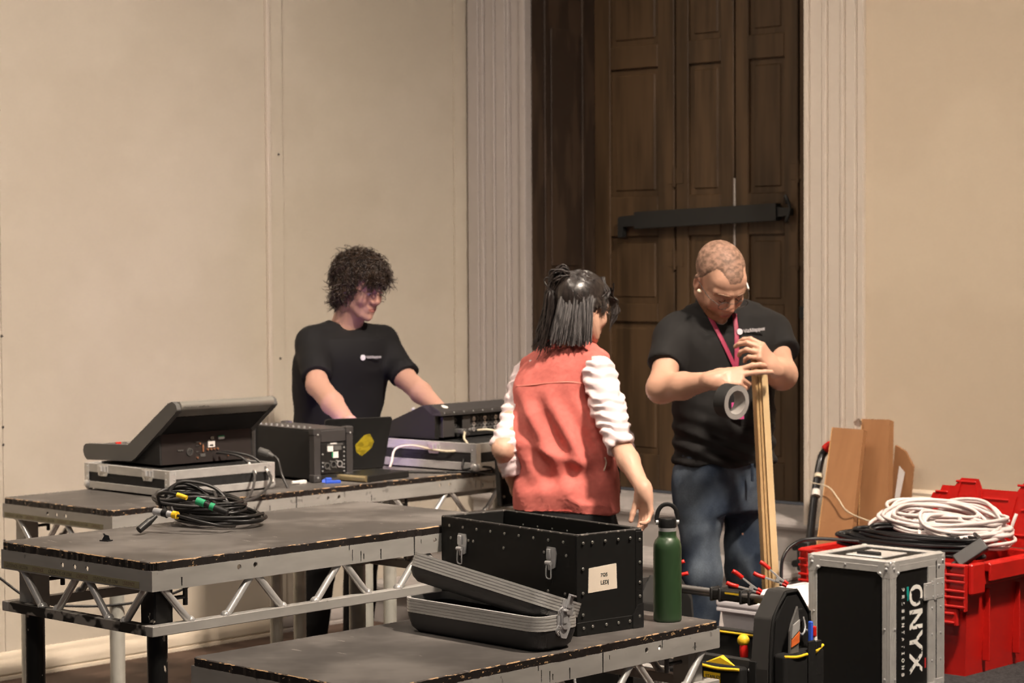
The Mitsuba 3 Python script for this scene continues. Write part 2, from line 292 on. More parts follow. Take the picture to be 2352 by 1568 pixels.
# ---------------------------------------------------------------- stage decks
def deck(x0, y0, ztop, label, black_legs=(), L=1.22, Wd=.61, tape=False, feet=0.0):
    t = thing('stage_deck', label, 'stage deck', 'stage decks on legs')
    x1, y1 = x0 + L, y0 + Wd
    r = np.random.default_rng(int(x0 * 1000))
    # top board: round corners, chipped outline
    out = np.asarray(sbox(x0, y0, x1, y1).buffer(-.02).buffer(.02).segmentize(.012).exterior.coords)[:-1]
    out = out + r.normal(0, .0009, out.shape)
    c_ = A([(x0 + x1) / 2, (y0 + y1) / 2]); ins = out - np.sign(out - c_) * np.clip((np.abs(out - c_) - (A([L, Wd]) / 2 - .02)) / .02, 0, 1) * .0022
    n_ = len(out); v_ = np.vstack([np.c_[out, np.full(n_, ztop - .02)], np.c_[out, ztop - .0022 + r.normal(0, .0006, n_)], np.c_[ins, np.full(n_, ztop)]])
    j_ = np.arange(n_); jn = (j_ + 1) % n_; q_ = lambda a, b: np.vstack([np.stack([a + j_, a + jn, b + jn], 1), np.stack([a + j_, b + jn, b + j_], 1)])
    f_ = np.vstack([q_(0, n_), q_(n_, 2 * n_)])
    tv, tf = trimesh.creation.triangulate_polygon(Polygon(ins), engine='earcut')
    cap_ = trimesh.Trimesh(np.c_[tv, np.full(len(tv), ztop)], tf, process=False); cap_.invert() if cap_.face_normals[0, 2] < 0 else None
    bot_ = shift(cap_, 0, 0, -.02); bot_.invert(); sd_ = trimesh.Trimesh(v_, f_, process=False)
    if (sd_.face_normals[:, :2] * (sd_.triangles_center[:, :2] - c_)).sum() < 0: sd_.invert()
    part(t, 'top_board', [sd_, cap_, bot_], 'deck_ply')
    za, zb, zc, zd = ztop - .02, ztop - .0685, ztop - .150, ztop - .1744
    def rail(name, o, X, length, holes):
        p = sbox(0, zb, length, za)
        for h in holes: p = p.difference(Point(h, za - .0165).buffer(.0065, quad_segs=6))
        N = np.cross(X, (0, 0, 1.))
        lip = [A(o) + A(X) * u - N * d + A([0, 0, z]) for u in (.003, length - .003) for d in (.003, .03) for z in (zb, zb + .004)]
        part(t, name, [plate(p, .004, A(o) - N * .004, X, (0, 0, 1)), hull(lip)], 'alu')
    long_h = (.262, .313, .928, .979); short_h = (.258, .308, .358)
    rail('rail', (x0, y0, 0), (1, 0, 0), L, long_h); rail('rail', (x1, y1, 0), (-1, 0, 0), L, long_h)
    rail('rail', (x0, y1, 0), (0, -1, 0), Wd, short_h); rail('rail', (x1, y0, 0), (0, 1, 0), Wd, short_h)
    for b in (box(x0, x1, y0, y0 + .026, zd, zc), box(x0, x1, y1 - .026, y1, zd, zc)): part(t, 'chord', b, 'alu')
    for b in (box(x0, x0 + .026, y0 + .027, y1 - .027, zd, zc), box(x1 - .026, x1, y0 + .027, y1 - .027, zd, zc)): part(t, 'chord', b, 'alu_worn' if tape and b.centroid[0] < x0 + .1 else 'alu')
    def zig(n): return [(k, s) for k in range(n) for s in (0, 1)]
    def braces(o, d, length, n, inset):
        o, d = A(o, float), A(d, float); w = (length - .07) / n
        for k in range(n):
            for s in (0, 1):
                ta = .035 + k * w + (.004 if s == 0 else w / 2 + .036 * (n > 2) + .014)
                tb = ta + .082
                lo, hi = (ta, tb) if s == 0 else (tb, ta)
                lo, hi = (tb, ta) if s == 0 else (ta, tb)
                p_hi, p_lo = o + d * hi, o + d * lo
                part(t, 'brace', [pipe(p_lo + [0, 0, zc - .004], p_hi + [0, 0, zb + .006], .0093, 12)], 'alu_bright', 40)
                weld.append(ball(p_lo + A([0, 0, zc - .001]), .013, 1))
    weld = []
    braces((x0, y0 + .013, 0), (1, 0, 0), L, 4, 0); braces((x0, y1 - .013, 0), (1, 0, 0), L, 4, 0)
    braces((x0 + .013, y0, 0), (0, 1, 0), Wd, 2, 0); braces((x1 - .013, y0, 0), (0, 1, 0), Wd, 2, 0)
    part(t, 'welds', weld, 'alu_bright', True, kind='stuff')
    for i, (x, y) in enumerate(((x0 + .058, y0 + .058), (x0 + .058, y1 - .058), (x1 - .058, y0 + .058), (x1 - .058, y1 - .058))):
        blk = i in black_legs
        part(t, 'leg_sleeve', box(x - .028, x + .028, y - .028, y + .028, zd + .001, za - .004, .004), 'leg_black' if blk and i == 0 else 'alu')
        part(t, 'leg', pipe((x, y, feet), (x, y, zd), .0242, 20), 'leg_black' if blk else 'leg_grey', 40)
        sx = 1 if x < x0 + L / 2 else -1
        part(t, 'clamp_bolt', [pipe((x + sx * .028, y, zc + .05), (x + sx * .085, y, zc + .05), .005), pipe((x + sx * .085, y, zc + .03), (x + sx * .085, y, zc + .07), .006)], 'dark_grey', 40)
    for u, w, q0, q1 in ((.345, .003, .0, .012), (.356, .002, .012, .040), (.385, .0025, .018, .044), (.395, .003, .026, .040), (.455, .0035, .020, .046), (.575, .0045, .0, .048), (.93, .004, .022, .042), (.60, .002, .01, .02), (.80, .0028, .0, .02)):
        u = (u * 1.0 + (x0 * 7 % .3)) % (L - .1) + .05
        part(t, 'paint_run', hull([(x0 + u + s * w / 2 * k, y0 - .0006 + d, za - z) for s in (-1, 1) for k, z in ((1, q0), (.6, q1)) for d in (0, .002)]), 'black_matt')
    if tape:
        o = (x0 - .0008, y1 - .012, zb + .004)
        tp = part(t, 'tape_strip', plate(sbox(0, 0, Wd - .06, .016), .0006, o, (0, -1, 0), (0, 0, 1)), 'tape_yellow', label='yellowed adhesive tape printed with a web address')
        w1 = [text('LIVESPACE-UK.COM', .0085, (x0 - .001, y1 - .02 - k * .182, zb + .0075), (0, -1, 0), (0, 0, 1)) for k in range(3)]
        w2 = [text('LIVESPACE', .0085, (x0 - .001, y1 - .135 - k * .182, zb + .0075), (0, -1, 0), (0, 0, 1)) for k in range(3)]
        for w in w1: w.apply_transform(trimesh.transformations.scale_matrix(.80, [x0, w.bounds[1][1], 0], [0, 1, 0]))
        for w in w2: w.apply_transform(trimesh.transformations.scale_matrix(.72, [x0, w.bounds[1][1], 0], [0, 1, 0]))
        put(tp + '__lettering', w1, 'tape_ink', kind='stuff')
        put(tp + '__lettering', w2 + [box(x0 - .0012, x0 - .0006, y1 - .130 - k * .182, y1 - .120 - k * .182, zb + .006, zb + .017, 0) for k in range(3)], 'ink_red', kind='stuff')
    return t

deck(3.234, 3.437, .729, 'low stage deck in front carrying the black trunk and the green bottle', ())
deck(3.161, 4.096, .952, 'stage deck in the middle carrying the heap of cable, on black legs', (0, 1), tape=True)
deck(4.265, 5.728, .858, 'rear stage deck under the lighting console, nearest the left wall', (), tape=True)
deck(5.492, 5.735, .858, 'rear stage deck under the sound mixer, behind the woman', ())
# low platform on the right
t = thing('low_platform', 'low dark grey carpeted platform under the red crate and the flight case', 'platform')
part(t, 'carpet', box(4.85, 7.60, 2.7, 4.365, .285, .30, .006), 'carpet_grey')
part(t, 'fascia', box(4.87, 7.58, 2.72, 4.345, 0, .285, .002), 'black_matt')
# ---------------------------------------------------------------- gear on the rear decks
class At:
    """adds parts built in a thing's own axes, turned about z and moved into place"""
    def __init__(s, t, loc, deg=0.0, m=None):
        s.t = t; s.m = trimesh.transformations.rotation_matrix(math.radians(deg), [0, 0, 1]) if m is None else m
        s.m = s.m.copy(); s.m[:3, 3] = loc
    def __call__(s, name, mesh, mat, smooth=False, parent=None, **lab):
        mesh = cat(mesh) if isinstance(mesh, list) else mesh
        return part(parent or s.t, name, moved(mesh, s.m), mat, smooth, **lab)
    def p(s, *q): return (s.m @ A([*q, 1.0]))[:3]

Z2 = .858
def flight_tray(label, loc, deg, X, Y, H, latch_left=(), latch_y=True, groove=True):
    """shallow black case with two aluminium bands, ball corners and recessed latches"""
    t = thing('flight_case_tray', label, 'flight case'); a = At(t, loc, deg)
    b = .006; h1 = H * .33; h2 = H * .67
    a('body', box(.003, X - .003, .003, Y - .003, b, H - .006), 'black_matt')
    band = lambda z0, z1: [box(0, X, 0, .012, z0, z1), box(0, X, Y - .012, Y, z0, z1), box(0, .012, 0, Y, z0, z1), box(X - .012, X, 0, Y, z0, z1)]
    for z0, z1 in ((b, h1), (h2, H)): a('band', band(z0, z1), 'alu_groove')
    for x, y, sx, sy in ((0, 0, 1, 1), (X, 0, -1, 1), (0, Y, 1, -1), (X, Y, -1, -1)):
        cs = a('corner_brace', [box(x - sx * .0015, x + sx * .026, y - sy * .0015, y + sy * .001, .02, H), box(x - sx * .0015, x + sx * .001, y - sy * .0015, y + sy * .026, .02, H)], 'alu_bright')
        a('ball_corner', [ball((x + sx * .012, y + sy * .012, .019), .0205, 3)], 'alu_bright', True)
        a('rivets', [rivets([(x + sx * .018, y - sy * .002, z) for z in (.045, .062, .082)], (0, -sy, 0), .0035), rivets([(x - sx * .002, y + sy * .018, z) for z in (.045, .062, .082)], (-sx, 0, 0), .0035)], 'steel', True, parent=cs, kind='stuff')
    def latch(o, Xd, k):
        N = np.cross(Xd, (0, 0, 1.)); o = A(o, float)
        dish = Polygon([(-.03, 0), (-.03, .028), (.03, .028), (.03, 0), (.022, -.014), (-.022, -.014)])
        l = a('latch', plate(dish, .003, o + N * -.0005, Xd, (0, 0, 1)), 'alu_bright')
        a('wing', [hull([o + A(Xd) * u + N * d + A([0, 0, z]) for u in (-.02, .02) for d in (.003, .008) for z in (.002, .022)]), hull([o + A(Xd) * u + N * d + A([0, 0, z]) for u in (-.006, .006) for d in (.003, .014) for z in (.004, .02)])], 'steel', parent=l)
        a('rivets', rivets([o + A(Xd) * u + N * .003 + A([0, 0, z]) for u, z in ((-.026, .02), (.026, .02), (-.012, -.007), (.012, -.007), (0, -.007))], N, .003), 'steel', True, parent=l, kind='stuff')
    for y in latch_left: latch((-.001, y, h2 + .004), (0, -1, 0), 0)
    return t, a

tt, ta = flight_tray('shallow black flight case with aluminium bands under the lighting console', (4.600, 5.860, Z2), -1.5, .450, .49, .093, latch_left=(.12, .38))
# lighting console: low desk that bends up into a tilted screen, wedge body with a connector panel
t = thing('lighting_console', 'dark lighting console with a tilted screen and silver rear edge', 'lighting console')
a = At(t, (4.665, 5.90, 0), -2.0)
L = .425
low = [(.545, .965), (.553, .985), (.545, 1.003), (.53, 1.009), (.28, 1.018), (.045, 1.171), (.02, 1.178), (.0, 1.168), (-.008, 1.150), (.01, 1.135), (.235, .975), (.26, .962), (.53, .952)]
sm = np.asarray(Polygon(low).buffer(-.008).buffer(.008).exterior.coords)[:-1]
fr = lambda x: frame((x, 0, 0), (0, 1, 0), (0, 0, 1))
a('side_cheek', moved(trimesh.creation.extrude_polygon(Polygon(sm), .022, engine='earcut'), fr(-.004)), 'rubber_grey', 35)
a('side_cheek', moved(trimesh.creation.extrude_polygon(Polygon(sm), .022, engine='earcut'), fr(L - .018)), 'rubber_grey', 35)
a('desk', moved(trimesh.creation.extrude_polygon(Polygon(sm).buffer(-.004), L - .034, engine='earcut'), fr(.018)), 'dark_grey', 35)
a('silver_edge', [cable([(.012, .006, 1.161), (L - .014, .006, 1.161)], .017, 16), hull([(x, y, z) for x in (.014, L - .016) for y, z in ((-.010, 1.158), (.004, 1.142), (.028, 1.125), (.02, 1.165))])], 'console_silver', 40)
scene['console_silver'] = {'type': 'principled', 'base_color': {'type': 'rgb', 'value': [.36, .345, .31]}, 'roughness': .38, 'metallic': .6, 'specular': .5}
a('lettering', [text('Avolites Quartz', .011, (.02, -.0125, 1.157), (1, 0, 0), (0, .45, .9), .0005, False)], 'ink', label='small dark lettering on the silver edge')
a('body', [hull([(x, y, z) for x in (.012, L - .012) for y, z in ((.115, .955), (.12, 1.062), (.24, .985), (.40, .955))]), hull([(x, y, z) for x in (.012, L - .012) for y, z in ((.12, 1.060), (.24, .98), (.035, 1.135), (.03, 1.122))])], 'black_matt')
a('rear_panel', hull([(x, y, z) for x in (.02, L - .02) for y, z in ((.1135, .955), (.1185, 1.06), (.119, 1.06), (.118, .955))]), 'console_panel')
bs('console_panel', (.022, .017, .016), .5)
py = .1125
def sticker(x, z, w, h, mat, d=.0012, **k): return a('sticker', box(x, x + w, py + .0004 - d, py + .004, z, z + h, .0003), mat, **k)
s = sticker(.215, 1.004, .030, .022, 'paper_white'); a('print', box(.222, .236, py - .0018, py - .0006, 1.008, 1.014, 0), 'ink', parent=s)
sticker(.262, 1.030, .024, .008, 'paper_white'); sticker(.262, 1.038, .024, .004, 'green_mark'); sticker(.182, .974, .021, .010, 'rubber_grey')
a('lettering', [text('CE', .008, (.226, py - .0004, 1.032), (1, 0, 0), (0, 0, 1)), box(.216, .222, py - .001, py, 1.028, 1.03, 0)], 'paper')
for k in range(4): a('socket', pipe((.213 + k * .0145, py + .004, .998), (.213 + k * .0145, py - .003, .998), .0035, 10), 'copper', 40)
bs('copper', (.55, .26, .14), .4, metal=.6)
a('connector', [box(.190, .196, py - .003, py + .003, .990, 1.012, .001), pipe((.193, py, 1.012), (.193, py, 1.017), .002)], 'copper', 40)
for x, z, w, h in ((.085, .999, .024, .004), (.163, 1.025, .014, .002), (.163, 1.013, .014, .0012), (.163, .992, .014, .0012), (.184, 1.018, .012, .0012)): a('legend', box(x, x + w, py - .0006, py + .002, z, z + h, 0), 'rubber_grey')
a('fan_grille', [lathe([[.011, 0], [.013, 0], [.013, .004], [.011, .004]], 24, (.136, py + .002, .994), (0, -1, 0))] + [box(.127, .145, py - .001, py + .002, .986 + k * .004, .9875 + k * .004, 0) for k in range(5)], 'rubber_grey', 30)
for x, z in ((.168, .972), (.179, 1.02), (.300, .972)): a('jack', pipe((x, py + .003, z), (x, py - .004, z), .003, 10), 'copper', 40)
a('fader_strip', [box(.05, .052, .33, .36, 1.016, 1.022, 0), box(.06, .30, .30, .305, 1.017, 1.021, 0)], 'paper_white'); a('button', box(.02, .04, .38, .39, 1.011, 1.02, .001), 'red_plastic')
# cables from the console down to the heap on the middle deck
def hang(label, pts, r, mat='cable_black', group=None, name='cable'):
    k = put(name, cable(pts, r, 8), mat, True); labels[k] = {'label': label, 'category': 'cable'}
    if group: labels[k]['group'] = group
    return k
bs('cable_black', (.012, .0115, .0115), .36)
bs('cable_grey', (.038, .036, .035), .38)
k = hang('black cable from console to heap, left of two with white tags', [(4.905, 5.985, .985), (4.915, 5.96, .985), (4.945, 5.90, .972), (4.962, 5.86, .93), (4.85, 5.72, .905), (4.45, 5.28, .915), (4.0, 4.82, .962), (3.86, 4.66, .985)], .0045, 'cable_grey')
put(k + '__tag', cable([(4.958, 5.876, .953), (4.963, 5.86, .932), (4.962, 5.845, .915)], .0056, 8), 'white_plastic', True)
k = hang('black cable from console to heap, right of two with white tags', [(4.930, 5.983, .987), (4.94, 5.955, .988), (4.985, 5.885, .970), (5.008, 5.83, .92), (4.92, 5.72, .895), (4.52, 5.32, .91), (4.05, 4.86, .96), (3.88, 4.70, .985)], .0045, 'cable_grey')
put(k + '__tag', cable([(5.006, 5.84, .93), (5.01, 5.825, .91), (5.005, 5.805, .885)], .0056, 8), 'white_plastic', True)
k = hang('grey cable with a round plug hanging over the flight case beside the console', [(5.075, 5.905, .975), (5.085, 5.872, .958), (5.089, 5.852, .90), (5.085, 5.80, .84), (5.06, 5.705, .77), (5.0, 5.66, .70)], .005, 'cable_grey')
put(k + '__plug', [pipe((5.062, 5.94, .985), (5.075, 5.905, .974), .013, 14), pipe((5.075, 5.905, .974), (5.080, 5.885, .966), .010, 14, .006)], 'rubber_grey', 40)
t = thing('plug', 'small white plug on the deck beside the black rack mixer', 'plug')
part(t, 'body', [rbox(5.20, 5.235, 5.885, 5.905, Z2, Z2 + .014, .004), pipe((5.175, 5.90, Z2 + .008), (5.20, 5.895, Z2 + .007), .006)], 'white_plastic', 40)
# rack mixer standing on its end
t = thing('rack_mixer', 'black rack mixer standing on end between the console and the laptop', 'mixer')
a = At(t, (5.262, 5.878, Z2), -5.5)
a('body', box(.012, .165, .012, .395, .008, .186, .004), 'black_matt')
for x, y in ((0, 0), (.145, 0), (0, .375), (.145, .375)):
    a('corner_post', [rbox(x, x + .034, y, y + .034, 0, .03, .006), rbox(x, x + .034, y, y + .034, .168, .196, .006), hull([(x + .017 + dx * w, y + .017 + dy * w, z) for dx in (-1, 1) for dy in (-1, 1) for z, w in ((.028, .014), (.095, .008), (.17, .014))])], 'dark_grey', 40)
a('top_rail', box(.012, .165, .012, .39, .184, .191, .002), 'dark_grey')
a('knobs', [lathe([[0, 0], [.0042, 0], [.0036, .007], [0, .008]], 10, (.02, .05 + k * .034, .191)) for k in range(10)], 'steel', 40, kind='stuff')
e = a('end_panel', box(.036, .142, .006, .014, .03, .14, .002), 'black_plastic')
a('end_cap', box(.034, .146, .004, .016, .142, .186, .003), 'dark_grey')
a('end_cap', [box(.05, .14, .002, .014, .002, .012, .002)], 'dark_grey')
a('badge', box(.075, .105, .003, .006, .134, .139, .001), 'paper_white')
for x, z, w, h, mm in ((.063, .108, .026, .021, 'paper_white'), (.092, .112, .034, .016, 'rubber_grey'), (.063, .130, .07, .006, 'rubber_grey'), (.088, .084, .024, .023, 'paper_white'), (.084, .088, .005, .018, 'green_mark')): a('label_plate', box(x, x + w, .004, .008, z, z + h, .0005), mm, parent=e)
for x, z in ((.060, .058), (.088, .062), (.116, .062)): a('socket', [lathe([[.009, 0], [.0125, 0], [.0125, .005], [.009, .005]], 20, (x, .006, z), (0, -1, 0)), pipe((x - .012, .006, z + .012), (x - .012, .002, z + .012), .003, 8), pipe((x + .012, .006, z - .012), (x + .012, .002, z - .012), .003, 8)], 'steel' if x > .1 else 'rubber_grey', 40, parent=e)
a('edge_screws', rivets([(.138, .005, z) for z in (.035, .048, .06, .074, .088, .105, .12)] + [(.042, .005, z) for z in (.04, .056, .07, .1)], (0, -1, 0), .0035), 'steel', True, kind='stuff')
for z in (.172,): a('screws', rivets([(.017, -.001, z), (.162, -.001, z), (.017, -.001, .018), (.162, -.001, .018)], (0, -1, 0), .004), 'steel', True, kind='stuff')
t = thing('blue_clip', 'small blue plastic clip at the foot of the black rack mixer', 'clip')
a = At(t, (5.286, 5.845, Z2), -35)
a('base', rbox(0, .055, -.008, .010, 0, .010, .002), 'blue_plastic', 40); a('tab', [rbox(0, .022, -.007, .009, .008, .020, .003), hull([(-.012, -.004, .004), (-.012, .006, .004), (-.012, .004, .012), (.002, -.006, .003), (.002, .008, .003), (.002, .006, .018)])], 'blue_plastic', 40)
# laptop seen from behind
t = thing('laptop', 'open black laptop seen from behind with a yellow sticker on its lid', 'laptop')
hd = math.radians(-20); e1 = A([math.cos(hd), math.sin(hd), 0]); n1 = A([-math.sin(hd), math.cos(hd), 0])
hin = A([5.735, 6.02, Z2 + .018]); W_ = .268; th = math.radians(24); up = A([0, 0, math.cos(th)]) - n1 * math.sin(th)
lidpoly = np.asarray(sbox(-W_, 0, 0, .212).buffer(-.008).buffer(.008).exterior.coords)[:-1]
part(t, 'lid', plate(lidpoly, .007, hin, e1, up), 'black_plastic')
part(t, 'base', [hull([hin + e1 * x + n1 * y + A([0, 0, z]) for x in (0, -W_) for y, z in ((-.004, -.016), (.0, -.001), (.19, -.004), (.195, -.016))])], 'dark_grey')
part(t, 'hinge', pipe(hin - e1 * .04 + n1 * -.002, hin - e1 * .23 + n1 * -.002, .006), 'black_plastic', 40)
dot = A([(-.118, .072), (-.128, .10), (-.10, .138), (-.082, .142), (-.062, .112), (-.068, .088), (-.098, .058)])
out_n = np.cross(e1, up)
st = part(t, 'sticker', plate(Polygon(dot).buffer(.004), .0006, hin + out_n * .007, e1, up), 'sticker_yellow', label='yellow leaf-shaped sticker on the lid')
bs('sticker_yellow', speck((.55, .42, .02), (.35, .26, .01), 60), .55)
scene['screen_glow'] = {'type': 'diffuse', 'reflectance': {'type': 'rgb', 'value': .05}}
scr = plate(sbox(-W_ + .012, .016, -.012, .20), .0004, hin - out_n * .0012, e1, up)
scene[t + '__screen'] = mikit.ply(scr, 'screen_glow', emitter={'type': 'area', 'radiance': {'type': 'rgb', 'value': [5.0, 3.2, 8.5]}})
# closed notebook with a pale rounded spine
t = thing('notebook', 'closed black notebook with a rounded gold spine lying at the deck edge', 'notebook')
m0 = frame((5.395, 5.745, Z2 + .001), (.241, .028, 0), (-.03, .17, 0))
a = At(t, m0[:3, 3], m=m0)
a('cover', rbox(.006, .24, 0, .168, 0, .024, .004), 'black_plastic', 40)
a('spine', [cable([(.004, .004, .012), (.004, .165, .012)], .0115, 12)], 'gold', 40)
bs('gold', (.62, .50, .28), .3, metal=.8)
# sound mixer on its flight case
tt2, tb = flight_tray('shallow flight case with silver bands under the sound mixer', (5.915, 5.705, Z2), 3.2, .47, .52, .108, latch_left=(.21,))
t = thing('sound_mixer', 'black sound mixer with a sloping side and many rear sockets', 'mixer')
a = At(t, (5.955, 5.90, 0), 2.0)
side = Polygon([(.10, .968), (.385, .968), (.405, .985), (.13, 1.092), (.085, 1.096), (.032, 1.072), (.03, 1.060), (.06, 1.055), (.06, .968)])
fr2 = lambda x: frame((x, 0, 0), (0, 1, 0), (0, 0, 1))
a('side_cheek', moved(trimesh.creation.extrude_polygon(side, .022, engine='earcut'), fr2(0)), 'black_plastic')
a('side_cheek', moved(trimesh.creation.extrude_polygon(side, .022, engine='earcut'), fr2(.40)), 'black_plastic')
a('body', moved(trimesh.creation.extrude_polygon(Polygon([(.075, .968), (.38, .968), (.395, .98), (.125, 1.088), (.085, 1.091), (.075, 1.06)]), .38, engine='earcut'), fr2(.02)), 'black_matt')
a('rear_hood', [hull([(x, y, z) for x in (.0, .42) for y, z in ((.128, 1.094), (.085, 1.099), (.030, 1.074), (.028, 1.058), (.075, 1.06))])], 'dark_grey')
a('hood_line', box(.02, .41, .0275, .032, 1.062, 1.064, 0), 'black_matt'); 
a('screws', rivets([(.02 + k * .055, .0275, 1.068 - .0) for k in range(8)], (0, -1, 0), .003), 'steel', True, kind='stuff')
a('sticker', lathe([[0, 0], [.014, 0], [.014, .0012], [0, .0012]], 28, (.058, .062, 1.0885), (0, -.42, .9)), 'white_plastic', label='round white sticker on the hood')
a('bracket', [box(.035, .092, .05, .055, .972, 1.052, .002), box(.030, .036, .045, .08, .972, 1.052, .001), box(.090, .100, .05, .08, .972, 1.052, .001)], 'dark_grey'); a('bracket', box(.148, .192, .05, .056, .972, 1.05, .002), 'dark_grey')
for k in range(14):
    for z in (.992, 1.012, 1.033):
        x = .105 + k * .0215
        if .145 < x < .195: continue
        a('socket', lathe([[.0045, 0], [.0085, 0], [.0085, .006], [.0045, .006]], 14, (x, .0755, z), (0, -1, 0)), 'steel' if k % 3 == 0 else 'rubber_grey', 40)
a('knob', ball((.03, .2, 1.075), .009, 2), 'steel', True)
t = thing('adapter', 'small grey connector with cables at the back of the sound mixer', 'connector')
part(t, 'body', [rbox(6.055, 6.085, 5.915, 5.96, .984, 1.002, .004), pipe((6.06, 5.918, .99), (6.05, 5.90, .988), .008), ball((6.088, 5.905, .998), .008, 2)], 'rubber_grey', 40)
hang('cream cable curving from the mixer down across its flight case to the laptop', [(6.062, 5.912, .990), (6.04, 5.885, .99), (5.99, 5.84, .975), (5.95, 5.78, .945), (5.90, 5.83, .932), (5.895, 5.92, .935), (5.885, 6.02, .945), (5.86, 6.08, .93), (5.82, 6.06, .885), (5.80, 6.05, .866)], .0045, 'cream_cable')
hang('black cable looping from the mixer over the front deck edge', [(6.058, 5.912, .986), (6.03, 5.88, .985), (5.975, 5.83, .955), (5.915, 5.77, .905), (5.90, 5.76, Z2 + .012), (5.93, 5.72, Z2 + .02), (5.99, 5.70, Z2 + .015), (6.02, 5.712, Z2 - .01), (5.985, 5.70, Z2 - .012), (5.93, 5.705, Z2 - .002), (5.86, 5.74, Z2 + .005), (5.80, 5.80, Z2 + .005), (5.74, 5.90, Z2 + .006)], .0042, 'cable_black')
hang('grey cable lying on the deck between the notebook and the mixer case', [(5.70, 5.93, Z2 + .005), (5.76, 5.85, Z2 + .006), (5.80, 5.78, Z2 + .006), (5.81, 5.755, Z2 + .005)], .004, 'cable_grey')
hang('short cream cable at the right of the mixer sockets', [(6.17, 5.945, .99), (6.20, 5.92, .992), (6.25, 5.89, .982)], .0045, 'cream_cable')

hang('thin black cable sagging in front of the wall under the middle deck', [(4.60, 5.45, .80), (4.56, 5.55, .70), (4.48, 5.62, .60), (4.36, 5.72, .555), (4.22, 5.84, .545), (4.10, 5.93, .57), (4.0, 6.0, .66)], .0042, 'cable_black')
# ---------------------------------------------------------------- cable heap and small things on the middle deck
Z1 = .952
def loops(cx, cy, z0, n, rx, ry, seed, rise=0.0, tilt=0.0, per=7, wob=.012, ang=0.0):
    """one long cable laid in untidy rings"""
    r = np.random.default_rng(seed); out = []
    ca, sa = math.cos(ang), math.sin(ang); dx = dy = 0.0; q = 1.0; w = 0.0
    for k in range(n * per):
        f = k / per; th = 2 * math.pi * f
        q += .35 * (r.normal(1, .16) - q); w += .5 * (abs(r.normal(0, wob)) - w); dx += .3 * (r.normal(0, .10 * rx) - dx); dy += .3 * (r.normal(0, .10 * ry) - dy)
        x, y = rx * q * math.cos(th) + dx, ry * q * math.sin(th) + dy
        z = z0 + rise * f / n + w + tilt * max(0, math.sin(th + 1.0))
        out.append((cx + ca * x - sa * y, cy + sa * x + ca * y, z))
    return out
t = thing('cable_heap', 'heap of coiled black audio cable with coloured connectors on the middle deck', 'cable')
part(t, 'coil', cable(loops(3.745, 4.572, Z1 + .006, 5, .095, .135, 3, rise=.022, wob=.006), .0048, 8), 'cable_black', True)
part(t, 'coil', cable(loops(3.735, 4.60, Z1 + .026, 6, .075, .12, 5, rise=.03, wob=.012, tilt=.014), .0045, 8), 'cable_black', True)
part(t, 'coil', cable(loops(3.68, 4.62, Z1 + .035, 4, .05, .085, 8, rise=.035, wob=.016, tilt=.02, ang=.5), .0045, 8), 'cable_grey', True)
part(t, 'loop', cable([(3.70, 4.66, Z1 + .03), (3.66, 4.68, Z1 + .075), (3.69, 4.66, Z1 + .108), (3.73, 4.62, Z1 + .09), (3.75, 4.58, Z1 + .05), (3.73, 4.55, Z1 + .03)], .0045), 'cable_black', True)
part(t, 'loop', cable([(3.64, 4.62, Z1 + .03), (3.655, 4.66, Z1 + .08), (3.685, 4.64, Z1 + .114), (3.75, 4.585, Z1 + .095), (3.77, 4.54, Z1 + .04), (3.75, 4.52, Z1 + .02)], .0045), 'cable_grey', True)
part(t, 'loop', cable([(3.60, 4.60, Z1 + .03), (3.63, 4.64, Z1 + .07), (3.68, 4.60, Z1 + .085), (3.72, 4.54, Z1 + .07), (3.80, 4.50, Z1 + .04), (3.84, 4.52, Z1 + .02)], .0045), 'cable_black', True)
def xlr(name, p0, p1, bands, body='black_plastic', r=.0095, label=None):
    p0, p1 = A(p0), A(p1); d = p1 - p0; P = lambda f: p0 + d * f
    c = part(t, name, [pipe(P(0), P(.62), r, 16), pipe(P(.62), P(1), r * .9, 16, r * .55)], body, 40, label=label)
    for f0, f1, mm in bands: part(c, 'marker_ring', pipe(P(f0), P(f1), r * 1.06, 16), mm, 40)
xlr('connector', (3.64, 4.40, Z1 + .052), (3.60, 4.475, Z1 + .082), [(.42, .56, 'green_mark'), (.74, 1.0, 'green_mark')], label='black connector with green rings')
xlr('connector', (3.525, 4.555, Z1 + .055), (3.545, 4.49, Z1 + .048), [(.38, .62, 'black_plastic'), (.85, 1.05, 'yellow')], 'steel', label='metal connector with a yellow ring')
xlr('connector', (3.46, 4.535, Z1 + .014), (3.515, 4.535, Z1 + .045), [], label='black connector lying at the end of the heap')
part(t, 'yellow_tape', pipe((3.60, 4.515, Z1 + .086), (3.588, 4.54, Z1 + .094), .0062, 12), 'yellow', 40)
part(t, 'lead', cable([(3.595, 4.525, Z1 + .09), (3.58, 4.56, Z1 + .097), (3.58, 4.61, Z1 + .09), (3.62, 4.65, Z1 + .05)], .0045), 'cable_black', True)
part(t, 'lead', cable([(3.545, 4.485, Z1 + .047), (3.57, 4.43, Z1 + .035), (3.62, 4.40, Z1 + .02), (3.68, 4.42, Z1 + .012)], .0042), 'cable_black', True)
part(t, 'connector', [pipe((3.86, 4.66, Z1 + .005), (3.872, 4.675, Z1 + .06), .011, 14)], 'black_plastic', 40)
t = thing('mic_clip', 'small black spring clip alone on the left of the middle deck', 'clip')
a = At(t, (3.337, 4.508, Z1), 12)
